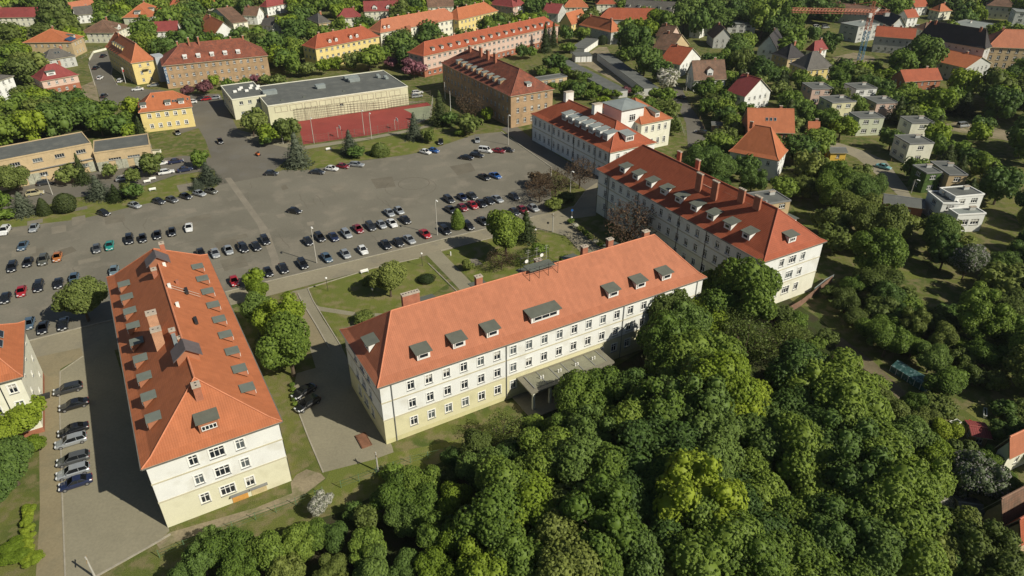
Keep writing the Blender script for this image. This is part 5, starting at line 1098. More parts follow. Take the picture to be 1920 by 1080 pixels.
def crate(px,py,sx,sy,sz,mat,label,name,cat,az=20):
    B_=G(px,py); o=empty(name,(B_.x,B_.y,.02),R(az)); tag(o,label,cat)
    b=MB(); b.box(-sx/2,-sy/2,0,sx/2,sy/2,sz,0,'t'); b.box(-sx/2+.06,-sy/2+.06,.1,sx/2-.06,sy/2-.06,sz*.9,0 if 'hatch' in name else 1,'b'); b.build('box',[mat,M_scrub],o)
    b=MB(); t=.07; b.box(-sx/2-t,-sy/2-t,sz-.06,sx/2+t,-sy/2,sz,0); b.box(-sx/2-t,sy/2,sz-.06,sx/2+t,sy/2+t,sz,0); b.box(-sx/2-t,-sy/2,sz-.057,-sx/2,sy/2,sz-.003,0); b.box(sx/2,-sy/2,sz-.057,sx/2+t,sy/2,sz-.003,0); b.build('rim',[mat],o)
crate(1790,795,1.6,.8,.5,M_trim,'pale green and white garden table bed by the red toys','raised_bed','planter'); crate(1783,803,.8,.7,.6,flat('toy_red',(.5,.04,.03),.5),'small red garden box left of the maroon shed','toy_box','box'); crate(1818,796,.8,.6,.6,flat('toy_red',(.5,.04,.03),.5),'small red garden box right of the white table bed','toy_box','box',40)
crate(1845,778,2.2,.35,.7,M_trim,'white garden trough at the corner of the little lawn','raised_bed','planter',60)
crate(682,827,3.2,1.6,.22,surf('rust_plate',(.20,.095,.055),.8,.2,1,.1,5),'rusty cellar hatch beside the centre barracks corner','cellar_hatch','hatch',-60)
crate(291,335,.1,.1,.1,M_trim,'tiny white kerb stone by the benches','kerb_stone','stone')
crate(292,287,3.2,1.2,1.0,M_cream,'low pale concrete trough beside the low beige store','concrete_trough','trough',5)
B_=G(484,292); o=empty('ride_on_mower',(B_.x,B_.y,.03),R(-40)); tag(o,'small orange ride-on machine at the road junction','mower'); b=MB(); b.box(-.9,-.4,.3,.5,.4,.85,0); b.box(-.3,-.35,.85,.3,.35,1.1,0); b.build('body',[flat('mower_orange',(.6,.15,.04),.4)],o)
for x,y in ((-.6,.45),(-.6,-.45),(.5,.45),(.5,-.45)): b=MB(); b.tube((x,y-.1,.28),(x,y+.1,.28),.28,n=10); b.build('wheel',[M_tyre],o)
b=MB(); b.box(.3,-.3,.85,.45,.3,1.5,0); b.build('seat',[M_dark],o)

# garden fences in front of some far houses
for sn in ('twin gabled villa','dark red villa','solar panel villa','orange hipped villa','mansard house','red roofed white house','grey hipped house','yellow cube house','lemon cube house','cream cube house','white cube house','pink cube house','terracotta house','beige gabled house','maroon roofed house','brown cross gabled house'):
    b_=[b for b in BLD if b['short']==sn]
    if not b_: continue
    b_=b_[0]; c,a,n=b_['c'],b_['a'],b_['n']; 
    if n.dot(-c)<0: n=-n
    L=b_['hx']+3.5; W=b_['hy']+4.5
    P=[c-a*L+n*(W-6),c-a*L+n*W,c+a*L+n*W,c+a*L+n*(W-6)]
    fence([proj((p.x,p.y,0))[:2] for p in P],1.3,'low garden fence on the camera side of the '+sn,4.5,(M_wood,M_pole)[len(sn)%2],2,'garden_fence')
# ---------------------------------------------------------------- vegetation
rng=np.random.default_rng(11)
def unit(n):
    v=rng.normal(size=(n,3)); return v/np.linalg.norm(v,axis=1)[:,None]
def leaf_mesh(name,C,D,S,tint,mat,core=None,aspect=1.0):
    """quads centred at C facing D with half size S"""
    n=len(C); a=np.cross(D,unit(n)); a/=np.linalg.norm(a,axis=1)[:,None]+1e-9; b=np.cross(D,a)
    s=S[:,None]; bend=D*s*.35
    V=np.stack([C-a*s-bend,C-b*s*aspect,C+a*s-bend,C+b*s*aspect],1).reshape(-1,3)
    me=bpy.data.meshes.new(name); nv=len(V); cf=[] 
    cv=np.zeros((0,3)); cq=np.zeros((0,4),int)
    if core is not None: cv,cq=core
    AV=np.concatenate([V,cv]); F=np.concatenate([np.arange(nv).reshape(-1,4),cq+nv])
    me.vertices.add(len(AV)); me.vertices.foreach_set('co',AV.ravel().astype('f')); me.loops.add(F.size); me.loops.foreach_set('vertex_index',F.ravel().astype('i'))
    me.polygons.add(len(F)); me.polygons.foreach_set('loop_start',(np.arange(len(F))*4).astype('i')); me.update(calc_edges=True)
    at=me.attributes.new('tint','FLOAT','FACE'); at.data.foreach_set('value',np.concatenate([tint,np.full(len(cq),.6)]).astype('f'))
    me.materials.append(mat); return me
def blob(c,r,n=6):
    """low quad sphere"""
    V=[];Q=[]
    for j in range(n+1):
        for i in range(2*n):
            th=math.pi*(j+.01)/(n+.02); ph=math.pi*i/n; V.append((c[0]+r[0]*math.sin(th)*math.cos(ph),c[1]+r[1]*math.sin(th)*math.sin(ph),c[2]+r[2]*math.cos(th)))
    for j in range(n):
        for i in range(2*n): k=(i+1)%(2*n); Q.append((j*2*n+i,(j+1)*2*n+i,(j+1)*2*n+k,j*2*n+k))
    return np.array(V),np.array(Q)
def merge(bl):
    V=[];Q=[];o=0
    for v,q in bl: V.append(v);Q.append(q+o);o+=len(v)
    return np.concatenate(V),np.concatenate(Q)
def deciduous(name,mat,seed,nl=16,knobs=900,per=7,kr=.062,ls=.045,rz=.85,zc=1.1,open_=0.0,lr=(.30,.44)):
    global rng; rng=np.random.default_rng(seed)
    L=[];rr=[]
    for i in range(nl):
        d=unit(1)[0]; d[2]=abs(d[2])*.9-.25 if i%3 else d[2]; d/=np.linalg.norm(d); r=rng.uniform(*lr); k=rng.uniform(.62,1.12)-r*.75
        L.append(d*k*np.array([1,1,rz])+np.array([0,0,zc])); rr.append(r)
    L.append(np.array([0,0,zc])); rr.append(.55); L=np.array(L); rr=np.array(rr)
    w=rr**2; pick=rng.choice(len(L),size=knobs*3,p=w/w.sum()); d=unit(len(pick)); c=L[pick]+d*rr[pick][:,None]*rng.uniform(.88,1.06,len(pick))[:,None]*np.array([1,1,.95])
    dist=np.linalg.norm(c[:,None]-L[None],axis=2)/rr[None]; dist[np.arange(len(pick)),pick]=9
    ok=(dist.min(1)>.93)&(c[:,2]>zc-.72*rz-.05); c=c[ok][:knobs]; d=d[ok][:knobs]
    n=len(c); kt=np.clip(rng.normal(.5,.2,n),0,1)
    ks=kr*rng.uniform(.7,1.35,n)
    dd=np.repeat(d,per,0)+unit(n*per)*.8; dd/=np.linalg.norm(dd,axis=1)[:,None]; C=np.repeat(c,per,0)+dd*np.repeat(ks,per)[:,None]
    nr=dd+unit(n*per)*.35+np.array([0,0,.45]); nr/=np.linalg.norm(nr,axis=1)[:,None]
    t=np.clip(np.repeat(kt,per)+rng.normal(0,.16,n*per),0,1)
    core=None if open_ else merge([blob(l,np.array([r*.80]*3)) for l,r in zip(L,rr)])
    return leaf_mesh(name,C,nr,ls*rng.uniform(.7,1.3,n*per),t,mat,core)
def conifer(name,mat,seed,tiers=17,h=3.2,r=.95,ls=.07,power=.9,per=90):
    global rng; rng=np.random.default_rng(seed); C=[];D=[];T=[]
    for j in range(tiers):
        f=j/(tiers-1); z=.22+(h-.25)*f; R0=r*(1-f)**power*rng.uniform(.92,1.08)+.03; nb=max(5,int(15*(1-f)+5))
        for i in range(nb):
            a=2*math.pi*(i+rng.uniform(-.3,.3))/nb; L=R0*rng.uniform(.82,1.12); m=max(3,int(per*R0/6))
            s=rng.uniform(.08,1,m)**.7; tw=.10*R0+.05
            x=np.cos(a)*L*s+rng.normal(0,tw*.5,m)*-np.sin(a); y=np.sin(a)*L*s+rng.normal(0,tw*.5,m)*np.cos(a); zz=z-.18*L*s+.06*s*s+rng.normal(0,.025,m)
            C.append(np.stack([x,y,zz],1)); n=np.stack([np.cos(a)*.5+0*x,np.sin(a)*.5+0*x,.9+0*x],1)+rng.normal(0,.35,(m,3)); D.append(n/np.linalg.norm(n,axis=1)[:,None]); T.append(np.clip(rng.normal(.5,.2,m)+.0*s,0,1))
    C=np.concatenate(C);D=np.concatenate(D);T=np.concatenate(T)
    bl=[]; V=[];Q=[]
    for k in range(2):
        n=8
    core=[]
    for j in range(6):
        f=j/6; core.append(blob((0,0,.25+(h-.3)*(f+.06)),np.array([r*(1-f)**power*.55]*2+[h/9])))
    return leaf_mesh(name,C,D,ls*rng.uniform(.7,1.3,len(C)),T,mat,merge(core),aspect=.6)
def dense_shape(name,mat,seed,fn,h,n=2600,ls=.05,core=True):
    """clipped cone / ball: fn(z01)->radius"""
    global rng; rng=np.random.default_rng(seed); u=rng.uniform(0,1,n); a=rng.uniform(0,2*math.pi,n); R_=np.array([fn(x) for x in u])*(1+.05*np.sin(a*3+u*7)); 
    C=np.stack([R_*np.cos(a),R_*np.sin(a),h*u],1)+rng.normal(0,.025,(n,3)); D=np.stack([np.cos(a),np.sin(a),u-.3],1)+rng.normal(0,.4,(n,3)); D/=np.linalg.norm(D,axis=1)[:,None]
    co=merge([blob((0,0,h*k/8),np.array([fn(k/8)*.82+.02]*2+[h/9])) for k in range(0,9)])
    return leaf_mesh(name,C,D,ls*rng.uniform(.7,1.3,n),np.clip(rng.normal(.5,.22,n),0,1),mat,co)
def twigs(name,mat,seed,n=1500,zc=1.15,rz=.85,ls=.035):
    global rng; rng=np.random.default_rng(seed); d=unit(n); rad=rng.uniform(.35,1,n)**.6; rad*=1+.18*np.sin(np.arctan2(d[:,1],d[:,0])*4+d[:,2]*5)
    C=d*rad[:,None]*np.array([.95,.95,rz])+np.array([0,0,zc]); C=C[C[:,2]>.45]; D=unit(len(C)); 
    return leaf_mesh(name,C,D,ls*rng.uniform(.6,1.5,len(C)),np.clip(rng.normal(.5,.25,len(C)),0,1),mat,None)
L_mid=leafmat('leaf_mid',(.068,.125,.02),(.225,.34,.056)); L_deep=leafmat('leaf_deep',(.055,.105,.024),(.16,.265,.058)); L_yel=leafmat('leaf_yellow_green',(.10,.16,.012),(.30,.42,.045))
L_olive=leafmat('leaf_olive',(.085,.12,.025),(.215,.28,.065)); L_blue=leafmat('needle_blue',(.05,.072,.046),(.15,.18,.115)); L_dkn=leafmat('needle_dark',(.028,.048,.016),(.08,.115,.034))
L_pale=leafmat('leaf_pale',(.08,.12,.025),(.27,.34,.09)); L_white=leafmat('blossom_white',(.08,.11,.04),(.22,.26,.12),(.74,.72,.62),.52); L_pink=leafmat('blossom_pink',(.14,.06,.06),(.36,.15,.16),(.5,.26,.27)); L_brn=leafmat('leaf_copper',(.06,.044,.028),(.17,.12,.062)); L_lilac=leafmat('blossom_lilac',(.06,.10,.035),(.15,.22,.08),(.46,.42,.42),.7); L_hedge=L_mid
PROTO={}
def P_(k,fn,zc,R_=1.0): PROTO[k]=(fn,zc)
crownsHI=[deciduous('crown',L_mid,121,nl=11,knobs=2400,kr=.034,ls=.029,per=6,rz=1.1,lr=(.22,.52)),deciduous('crown',L_mid,122,nl=18,knobs=2300,kr=.030,ls=.027,per=6,rz=.75,lr=(.2,.5)),deciduous('crown',L_mid,123,nl=30,knobs=2600,kr=.032,ls=.027,per=6,rz=1.05,lr=(.18,.34)),deciduous('crown',L_mid,21,knobs=2300,kr=.034,ls=.029,per=6),deciduous('crown',L_mid,22,nl=20,knobs=2300,kr=.034,ls=.029,per=6,rz=.95),deciduous('crown',L_mid,23,nl=13,knobs=2300,kr=.035,ls=.030,per=6,lr=(.34,.5)),deciduous('crown',L_mid,24,nl=24,knobs=2300,kr=.033,ls=.029,per=6,lr=(.24,.36))]
crownsLO=[deciduous('crown',L_mid,31+i,nl=(12,16,20,9)[i],knobs=420,kr=.075,ls=.062,per=5,rz=(.8,.95,.85,.75)[i]) for i in range(4)]
con=[conifer('crown',L_blue,41,r=1.12,power=.72),conifer('crown',L_blue,42,h=3.3,r=1.1,tiers=19,power=.8)]
cone=dense_shape('crown',L_dkn,43,lambda u:.98*(1-u)**.6*(.75+.25*min(1,u*6)),2.3); ball=dense_shape('crown',L_dkn,44,lambda u:math.sqrt(max(0,1-(2*u-1)**2))*.98+.02,1.9)
col=dense_shape('crown',L_mid,45,lambda u:(min(1,u*5+.6))*(1-max(0,u-.6)*1.6)*.95+.03,3.0,n=3600)
tw=twigs('crown',L_brn,46,2100,ls=.026); tw2=twigs('crown',L_olive,47,2600,ls=.03)
willow=dense_shape('crown',L_pale,48,lambda u:math.sqrt(max(0,1-u*u*.98))*1.0,1.3,n=2400,ls=.06)
def trunk_mesh(h,limbs,seed,spread=.5,r=.07):
    rr_=random.Random(seed); b=MB(); b.tube((0,0,0),(.02,.01,h),r,r*.6,n=7,cap=False)
    for i in range(limbs):
        a=2*math.pi*i/limbs+rr_.uniform(-.3,.3); e=Vector((math.cos(a)*spread,math.sin(a)*spread,h+rr_.uniform(.25,.7))); b.tube((0,0,h*rr_.uniform(.7,1)),e,r*.5,r*.16,n=5,cap=False)
        if limbs>5:
            for k in range(4): a2=a+rr_.uniform(-.7,.7); b.tube(Vector((0,0,h))*.4+e*.6,e+Vector((math.cos(a2)*.35,math.sin(a2)*.35,rr_.uniform(-.05,.45))),r*.2,r*.05,n=4,cap=False)
    return b.mesh('trunk',[M_bark])
TR=trunk_mesh(.85,5,1); TRC=trunk_mesh(2.6,0,2,r=.05); TRT=trunk_mesh(.7,9,3,.6,.05); TRS=trunk_mesh(.35,4,4,.3,.05)
# kind: meshes, material, trunk, crown centre height (in radii), name, words
KIND={
 'H':(crownsHI,L_mid,TR,1.1,'tree','mid green tree'),'HD':(crownsHI,L_deep,TR,1.1,'tree','deep green tree'),'HY':(crownsHI,L_yel,TR,1.1,'tree','yellow green tree'),
 'HO':(crownsHI,L_olive,TR,1.1,'tree','olive green tree'),'HP':(crownsHI,L_pale,TR,1.1,'tree','pale green tree'),'HW':(crownsHI,L_white,TRS,1.1,'tree','white blossom tree'),'HL':(crownsHI,L_lilac,TRS,1.1,'tree','lilac grey blossom tree'),
 'M':(crownsLO,L_mid,TR,1.1,'tree','mid green tree'),'D':(crownsLO,L_deep,TR,1.1,'tree','deep green tree'),'Y':(crownsLO,L_yel,TR,1.1,'tree','yellow green tree'),'O':(crownsLO,L_olive,TR,1.1,'tree','olive green tree'),
 'P':(crownsLO,L_pale,TR,1.1,'tree','pale green tree'),'W':(crownsLO,L_white,TRS,1.1,'blossom_tree','white blossom tree'),'K':(crownsLO,L_pink,TRS,1.1,'blossom_tree','pink blossom tree'),
 'B':(crownsLO,L_mid,None,.75,'bush','green bush'),'BO':(crownsLO,L_olive,None,.75,'bush','olive bush'),'BY':(crownsHI,L_yel,None,.75,'bush','bright yellow green bush'),
 'S':(con,L_blue,TRC,1.5,'spruce','blue grey spruce'),'SD':(con,L_dkn,TRC,1.5,'spruce','dark spruce'),
 'C':([cone],L_dkn,None,1.1,'conical_yew','clipped conical evergreen'),'R':([ball],L_dkn,None,.95,'round_yew','clipped round evergreen'),'CC':([col],L_mid,TRS,1.4,'columnar_tree','dense columnar tree'),
 'T':([tw],L_brn,TRT,1.15,'tree','copper brown thin tree'),'TO':([tw2],L_olive,TRT,1.15,'tree','thin airy olive tree'),'U':([willow],L_pale,None,.6,'weeping_bush','pale weeping bush'),
}
SHARED={}
def mesh_for(k,i):
    key=(k,i)
    if key in SHARED: return SHARED[key]
    ms,mt,*_=KIND[k]; me=ms[i%len(ms)]
    if me.materials[0]!=mt: me=me.copy(); me.materials.clear(); me.materials.append(mt); me.name='crown'
    SHARED[key]=me; return me
TREES=[]
def tree(px,py,wpx,k='M',zs=1.0,desc=None,zone=None,world=None,Rm=None,base_z=0.0):
    zc=KIND[k][3]
    if world is None:
        Rm=wpx*80/(2*FOC)
        for _ in range(6):
            p=G(px,py,zc*Rm*zs+base_z); w=proj(p)[2]; Rm=wpx*w/(2*FOC)
    else: p=Vector((world[0],world[1],0))
    i=rnd.randrange(8); ms=KIND[k][0]
    o=empty(KIND[k][4],(p.x,p.y,base_z),rnd.uniform(0,6.28),(Rm*rnd.uniform(.96,1.04),Rm*rnd.uniform(.96,1.04),Rm*zs*rnd.uniform(.95,1.05)))
    c=new_obj('crown',mesh_for(k,i%len(ms)),o)
    if KIND[k][2]: new_obj('trunk',KIND[k][2],o)
    s=proj((p.x,p.y,zc*Rm*zs)); TREES.append(dict(o=o,px=s[0],py=s[1],d=s[2],R=Rm,k=k,desc=desc,zone=zone,x=p.x,y=p.y)); return o
def T(zone,items,k0='M'):
    for it in items:
        x,y,w=it[:3]; k=it[3] if len(it)>3 else k0; zs=it[4] if len(it)>4 else 1.0; tree(x,y,w,k,zs,zone=zone)
# individual trees, as the photo shows them
T('beside the left barracks',[(484,548,50,'HY'),(490,585,76,'HD'),(524,598,98,'HY',1.0),(505,625,62,'SD',.6),(540,652,116,'H',1.05),(513,668,56,'HD'),(478,520,36,'HY')])
T('at the foot of the car park',[(153,566,92,'HP',.85),(858,413,26,'CC',.9)])
T('on the round lawns',[(730,526,68,'HP',.95),(948,440,84,'H',1.0),(986,425,44,'SD',.9),(940,484,60,'T',.7),(985,480,50,'TO',.6),(692,525,26,'U'),(800,522,34,'R',.35),(683,598,40,'BO',.5),(1013,466,34,'HW',.6),(878,498,24,'BO'),(1060,492,26,'B')])
T('around the forecourt',[(1012,352,66,'T',.8),(1042,340,60,'T',.9),(1088,322,62,'T',.95),(1040,385,36,'BO',.6),(1182,418,104,'T',.9),(1010,335,40,'T',.7),(1062,372,34,'BO',.5)])
for i in range(9): tree(1070+9*i,416+7.2*i,13,('BO','W')[i%2] if i%3 else 'B',.8,zone='in the flower hedge')
T('by the beige store',[(22,335,62,'HP'),(-20,380,60,'M'),(40,382,50,'S',.55),(80,387,30,'C',1.0),(121,380,38,'R',1.05),(150,318,34,'SD',1.05),(132,325,44,'P',.8),(182,352,46,'S',.6),(215,362,36,'SD',.55),(206,318,26,'P',1.2),(248,330,26,'O',1.1),(250,358,34,'D',.9),(282,306,44,'P',1.0),(373,297,36,'M'),(388,325,46,'S',.55),(368,345,26,'S',.6),(8,400,34,'M',.6),(262,240,26,'SD',1.1),(235,352,22,'O')])
T('on the wooded bank above the beige store',[(185,228,54,'M'),(218,236,46,'D'),(243,243,32,'Y'),(160,214,54,'D'),(200,208,46,'M'),(232,222,34,'M')])
T('along the red court',[(470,224,54,'P',1.1),(505,248,44,'Y',.9),(536,240,50,'P',1.0),(555,283,52,'S',.75),(655,268,36,'S',.8),(668,284,30,'D',.7),(712,280,36,'U'),(776,238,36,'S',.85),(803,254,26,'O',1.0),(824,205,42,'SD',.95),(843,222,30,'D'),(880,195,58,'T',.95),(878,230,46,'P',.9),(913,214,24,'Y',1.2),(862,250,22,'B',.6),(500,262,24,'D')])
T('between the brown block and the brick tenement',[(775,128,48,'K',.8),(736,116,28,'K',.8),(745,112,20,'K'),(605,124,26,'Y',1.2),(690,105,62,'M',.8),(660,112,34,'P'),(575,130,32,'P',.8),(750,82,60,'D',.8),(800,70,40,'D'),(630,118,30,'Y',.8),(715,100,34,'M'),(460,155,24,'M',.9),(380,163,36,'K',.8),(352,168,26,'K',.8),(400,150,22,'Y'),(425,155,22,'M'),(478,148,20,'K')])
T('left of the brown block',[(510,80,44,'D',1.1),(535,108,44,'D',1.0),(568,55,38,'D',1.1),(553,40,28,'D'),(520,150,30,'P'),(498,148,22,'P')])
T('beside the brick tenement end',[(1022,72,26,'SD',1.3),(1038,66,22,'SD',1.3),(1060,62,24,'D',1.4),(980,95,28,'D'),(1040,118,44,'D',.8),(1065,88,26,'M',.8),(995,98,22,'M'),(1080,168,40,'D',.9),(1062,165,30,'M'),(1105,178,26,'M',.7),(1130,188,26,'Y',.6),(905,40,12,'SD',1.8),(840,36,12,'SD',1.8),(860,40,10,'SD',1.8),(910,36,22,'D',1.2),(826,56,9,'SD',1.8)])
T('round the garage yard',[(1190,75,62,'D',1.1),(1212,55,50,'Y',1.1),(1180,50,36,'M'),(1235,38,50,'Y',.8),(1210,108,60,'D',1.0),(1240,130,44,'D'),(1175,100,34,'M'),(1130,75,18,'R'),(1252,148,46,'W',.9),(1252,178,30,'M'),(1175,170,24,'K',.7),(1200,180,26,'W',.6),(1258,205,34,'O'),(1262,235,34,'O'),(1156,62,30,'D')])
T('in the tall park trees',[(1285,25,50,'D',1.3),(1310,40,44,'D',1.3),(1340,20,56,'D',1.2),(1378,20,50,'D',1.1),(1410,30,50,'D'),(1455,15,60,'M',1.1),(1460,55,50,'D',1.1),(1490,70,40,'M'),(1440,38,44,'D'),(1525,62,30,'D')])
# the big wood below the centre barracks
WOOD=[(1250,575,92,'HO',1.15),(1288,610,80,'HD',1.1),(1345,560,88,'H'),(1402,555,104,'H',1.1),(1320,600,70,'HY'),(1375,612,70,'TO'),(1400,640,80,'TO'),(1260,650,90,'H',1.1),(1325,680,110,'H',1.1),(1268,700,100,'H'),
 (1085,745,90,'H',1.05),(1140,735,96,'H'),(1195,735,96,'HD'),(1235,770,100,'H'),(1350,735,100,'HY'),(1290,760,100,'HD'),(1390,770,90,'HY'),(1330,810,110,'HD'),(1060,800,84,'H'),(1110,810,100,'HD'),(1175,805,104,'H'),(1235,840,100,'HD'),(1395,830,90,'HD'),
 (945,800,74,'TO'),(890,840,70,'HO'),(905,880,84,'HD'),(850,860,50,'HD'),(975,850,70,'HD'),(1020,860,100,'H'),(1080,880,104,'HD'),(1140,890,100,'H'),(1205,905,100,'HD'),(1275,890,110,'H'),(1335,890,100,'HD'),
 (950,930,104,'H'),(1000,960,116,'HY'),(925,985,100,'H'),(1070,960,110,'HO'),(1130,990,110,'H'),(1185,965,90,'HD'),(1245,950,100,'H'),(1310,950,116,'HY'),(1370,935,110,'HD'),(1420,900,96,'H'),
 (1060,1040,104,'HO'),(1130,1060,96,'H'),(980,1050,100,'H'),(1250,1030,100,'HD'),(1330,1030,116,'H'),(1400,1000,110,'HD'),(1450,960,104,'H'),(1190,1050,90,'HD'),(1290,1075,90,'HO'),(1390,1070,100,'H'),
 (1455,830,100,'HD'),(1440,770,84,'HD'),(1490,700,110,'HD'),(1475,640,70,'TO'),(1550,720,110,'H'),(1520,770,110,'HD'),(1590,770,110,'H'),(1620,830,120,'H'),(1560,840,110,'HD'),(1500,860,104,'H'),(1650,890,110,'HY'),(1590,900,110,'HD'),(1535,930,110,'H'),(1480,1010,110,'H'),(1620,960,120,'H'),(1680,960,120,'H',1.1),(1565,1000,110,'HD'),(1720,910,100,'H'),(1700,1020,120,'H'),(1640,1045,110,'HD'),(1560,1070,104,'H'),(1480,1075,100,'H'),
 (1700,830,80,'HD'),(1750,860,70,'HY'),(1770,810,60,'HY'),(1785,1020,90,'HO'),(1850,1050,110,'HO'),(1770,1070,84,'HD'),(1895,1070,70,'HO'),(1730,1070,80,'HO'),
 (1828,895,92,'HL'),(1765,933,50,'HW',.8),(1730,790,60,'HO'),(1660,760,70,'HO'),
 (735,925,84,'H'),(790,905,74,'H'),(735,885,40,'HW',.6),(790,950,84,'H'),(760,970,74,'HD'),(820,1000,84,'H'),(850,940,80,'HY'),(860,1020,90,'HY'),(900,1070,90,'HY'),(690,1028,74,'H'),(700,1065,80,'HD'),(820,1070,90,'HY'),(760,1070,70,'HD'),
 (588,1003,66,'H',.9),(626,1008,62,'HD',.9),(600,944,50,'HW',.9),(664,958,36,'HD'),(560,1020,70,'H'),(500,1040,84,'H'),(430,1030,90,'H'),(380,1050,74,'HD'),(350,1075,60,'HD'),(450,1075,80,'H'),(540,1075,70,'HO'),(620,1070,60,'HO'),(395,1010,50,'HD')]
for x,y,w,k,*z in WOOD: tree(x,y,w*((1.0 if (x<1210 and y<830) or x<900 else 1.22 if y<640 else rnd.choice((1.15,1.25,1.35,1.5))) if w>65 else 1),k,(z[0] if z else 1.0)*1.05,zone='in the big wood')
T('at the left edge of the courtyard',[(28,790,110,'BY',.8),(15,870,110,'HD',.9),(60,840,50,'BY',.7),(-25,930,100,'HD',.9),(30,1035,60,'BY',.4),(60,1050,40,'BY',.4),(-20,820,90,'HY')])
for i in range(8): tree(54+1.2*i*0+rnd.uniform(-2,2),955+13*i,24,'BY',.75,zone='in the courtyard hedge')
for i in range(5): tree(548+1.4*i,722+9*i,11,'B',.7,zone='in the low hedge by two parked cars')
# ---- fills: the photo's gardens and woods, keeping roofs, roads and cars clear
def inpoly(x,y,P):
    c=False; n=len(P)
    for i in range(n):
        x0,y0=P[i];x1,y1=P[(i+1)%n]
        if (y0>y)!=(y1>y) and x<(x1-x0)*(y-y0)/(y1-y0)+x0: c=not c
    return c
KEEPPIX=[(1880,420,36),(1855,455,26),(1795,540,30),(1745,565,26),(1755,528,34),(1712,492,34),(1708,708,30),(1600,650,30),(1660,700,20),(1835,768,26),(1822,408,34),(1815,800,40),(10,165,26),(1615,92,26),(1500,405,22),(1575,290,24),(1600,285,16),(1640,300,20),(1690,345,20),(1680,385,26),(1765,345,30),(1800,240,26),(1870,270,26),(1850,110,30),(1430,190,26),(1290,90,22),(1290,120,22),(1350,75,20),(1435,90,22)]
def blocked(x,y,Rm,zs,zc,slack=.35):
    for P in KEEP:
        if inpoly(x,y,P): return True
        for a in range(6):
            if inpoly(x+Rm*.6*math.cos(a),y+Rm*.6*math.sin(a),P): return True
    s=proj((x,y,zc*Rm*zs)); rp=Rm*FOC/s[2]; top=proj((x,y,(zc+.8)*Rm*zs))[1]
    for b in BLD:
        v=Vector((x,y))-b['c']
        if abs(v.dot(b['a']))<b['hx']+Rm*.75 and abs(v.dot(b['n']))<b['hy']+Rm*.75: return True
        x0,y0,x1,y1=b['box']
        w=(x1-x0); h=y1-y0
        if s[2]<b['d']+4 and x0+w*.08-rp*slack<s[0]<x1-w*.08+rp*slack and y0+h*.1-rp*slack<s[1]<y1+rp*(slack-.35) : return True
        if s[2]<b['d']+4 and x0+w*.1<s[0]<x1-w*.1 and top<y1-h*.28 and s[1]>y0: return True
    for cx,cy,cr in KEEPPIX:
        if math.hypot(s[0]-cx,s[1]-cy)<cr+rp*.55: return True
    for cx,cy in KEEPCAR:
        if abs(s[0]-cx)<rp*.8+8 and s[1]-rp*.9-4<cy<s[1]+rp*1.4: return True
    return False
def fill(zone,poly,rmin,rmax,kinds,n,dens=.8,zs=1.0,seed=1,most=999):
    r=random.Random(seed); W=[G(x,y) for x,y in poly]; P=[(p.x,p.y) for p in W]; x0=min(p[0] for p in P);x1=max(p[0] for p in P);y0=min(p[1] for p in P);y1=max(p[1] for p in P); cnt=0
    for _ in range(n):
        x=r.uniform(x0,x1);y=r.uniform(y0,y1)
        if not inpoly(x,y,P): continue
        Rm=r.uniform(rmin,rmax); k=r.choice(kinds); zc=KIND[k][3]
        sc=proj((x,y,0))
        if sc[0]<-40 or sc[0]>1960 or sc[1]<-60: continue
        if any((t['x']-x)**2+(t['y']-y)**2<((t['R']+Rm)*dens)**2 for t in TREES): continue
        if blocked(x,y,Rm,zs,zc): continue
        z_=zs*r.uniform(.85,1.2)*(.72 if k=='SD' else 1); tree(0,0,0,k,z_,zone=zone,world=(x,y),Rm=Rm); cnt+=1
        if cnt>=most: break
    return cnt
NF={}
NF['a']=fill('on the wooded bank above the beige store',[(-80,330),(-80,205),(60,205),(120,190),(200,205),(262,215),(275,250),(170,250),(0,290)],4.9,7.1,['M','M','Y','D','O'],900,.62,1.0,5)
NF['b']=fill('on the hillside by the villas',[(-120,215),(-150,40),(60,30),(110,60),(150,60),(170,100),(160,200),(60,225)],4.9,7.6,['M','M','P','Y','O'],1600,.66,1.0,6)
NF['c']=fill('in the upper left gardens',[(-150,40),(-200,-40),(500,-40),(500,150),(300,120),(200,90),(150,60)],4.4,7.1,['M','P','Y','M','D','B'],2400,.70,1.0,7)
NF['d']=fill('in the gardens behind the tenements',[(480,120),(480,-40),(1260,-40),(1260,60),(1060,100),(560,150)],4.4,6.6,['D','M','O','Y','B'],2200,.72,1.0,8)
NF['e']=fill('in the park behind the mansard house',[(1180,60),(1200,-40),(1560,-40),(1560,120),(1500,170),(1300,170),(1250,120)],5.1,7.9,['D','M','D','O'],1900,.66,1.1,9)
NF['f']=fill('by the institution and the crane',[(1540,130),(1540,-40),(2000,-40),(2000,230),(1780,200),(1640,140)],5.1,7.6,['D','M','Y','O'],2000,.68,1.0,10)
NF['g']=fill('in the villa gardens by the lane',[(1280,170),(1560,140),(1640,250),(1560,330),(1480,380),(1340,330),(1290,270)],3.2,5.4,['D','M','O','B','SD','B','P'],2400,.72,.95,11)
NF['h']=fill('among the cube houses',[(1490,140),(1700,140),(1800,200),(1880,300),(1880,420),(1700,380),(1560,280)],3.2,5.6,['D','M','O','B','SD','Y'],2400,.72,.95,12)
NF['i']=fill('in the big trees right of the cube houses',[(1640,130),(1760,150),(1990,190),(1990,330),(1880,330),(1780,225),(1700,200)],5.5,7.9,['M','D','Y','D'],900,.62,1.05,13)
NF['j']=fill('between the right barracks and the white houses',[(1300,330),(1480,320),(1640,340),(1760,430),(1800,560),(1640,560),(1560,480),(1470,380),(1330,370)],3.7,5.9,['H','HD','HO','HD','BO'],2600,.69,.95,14)
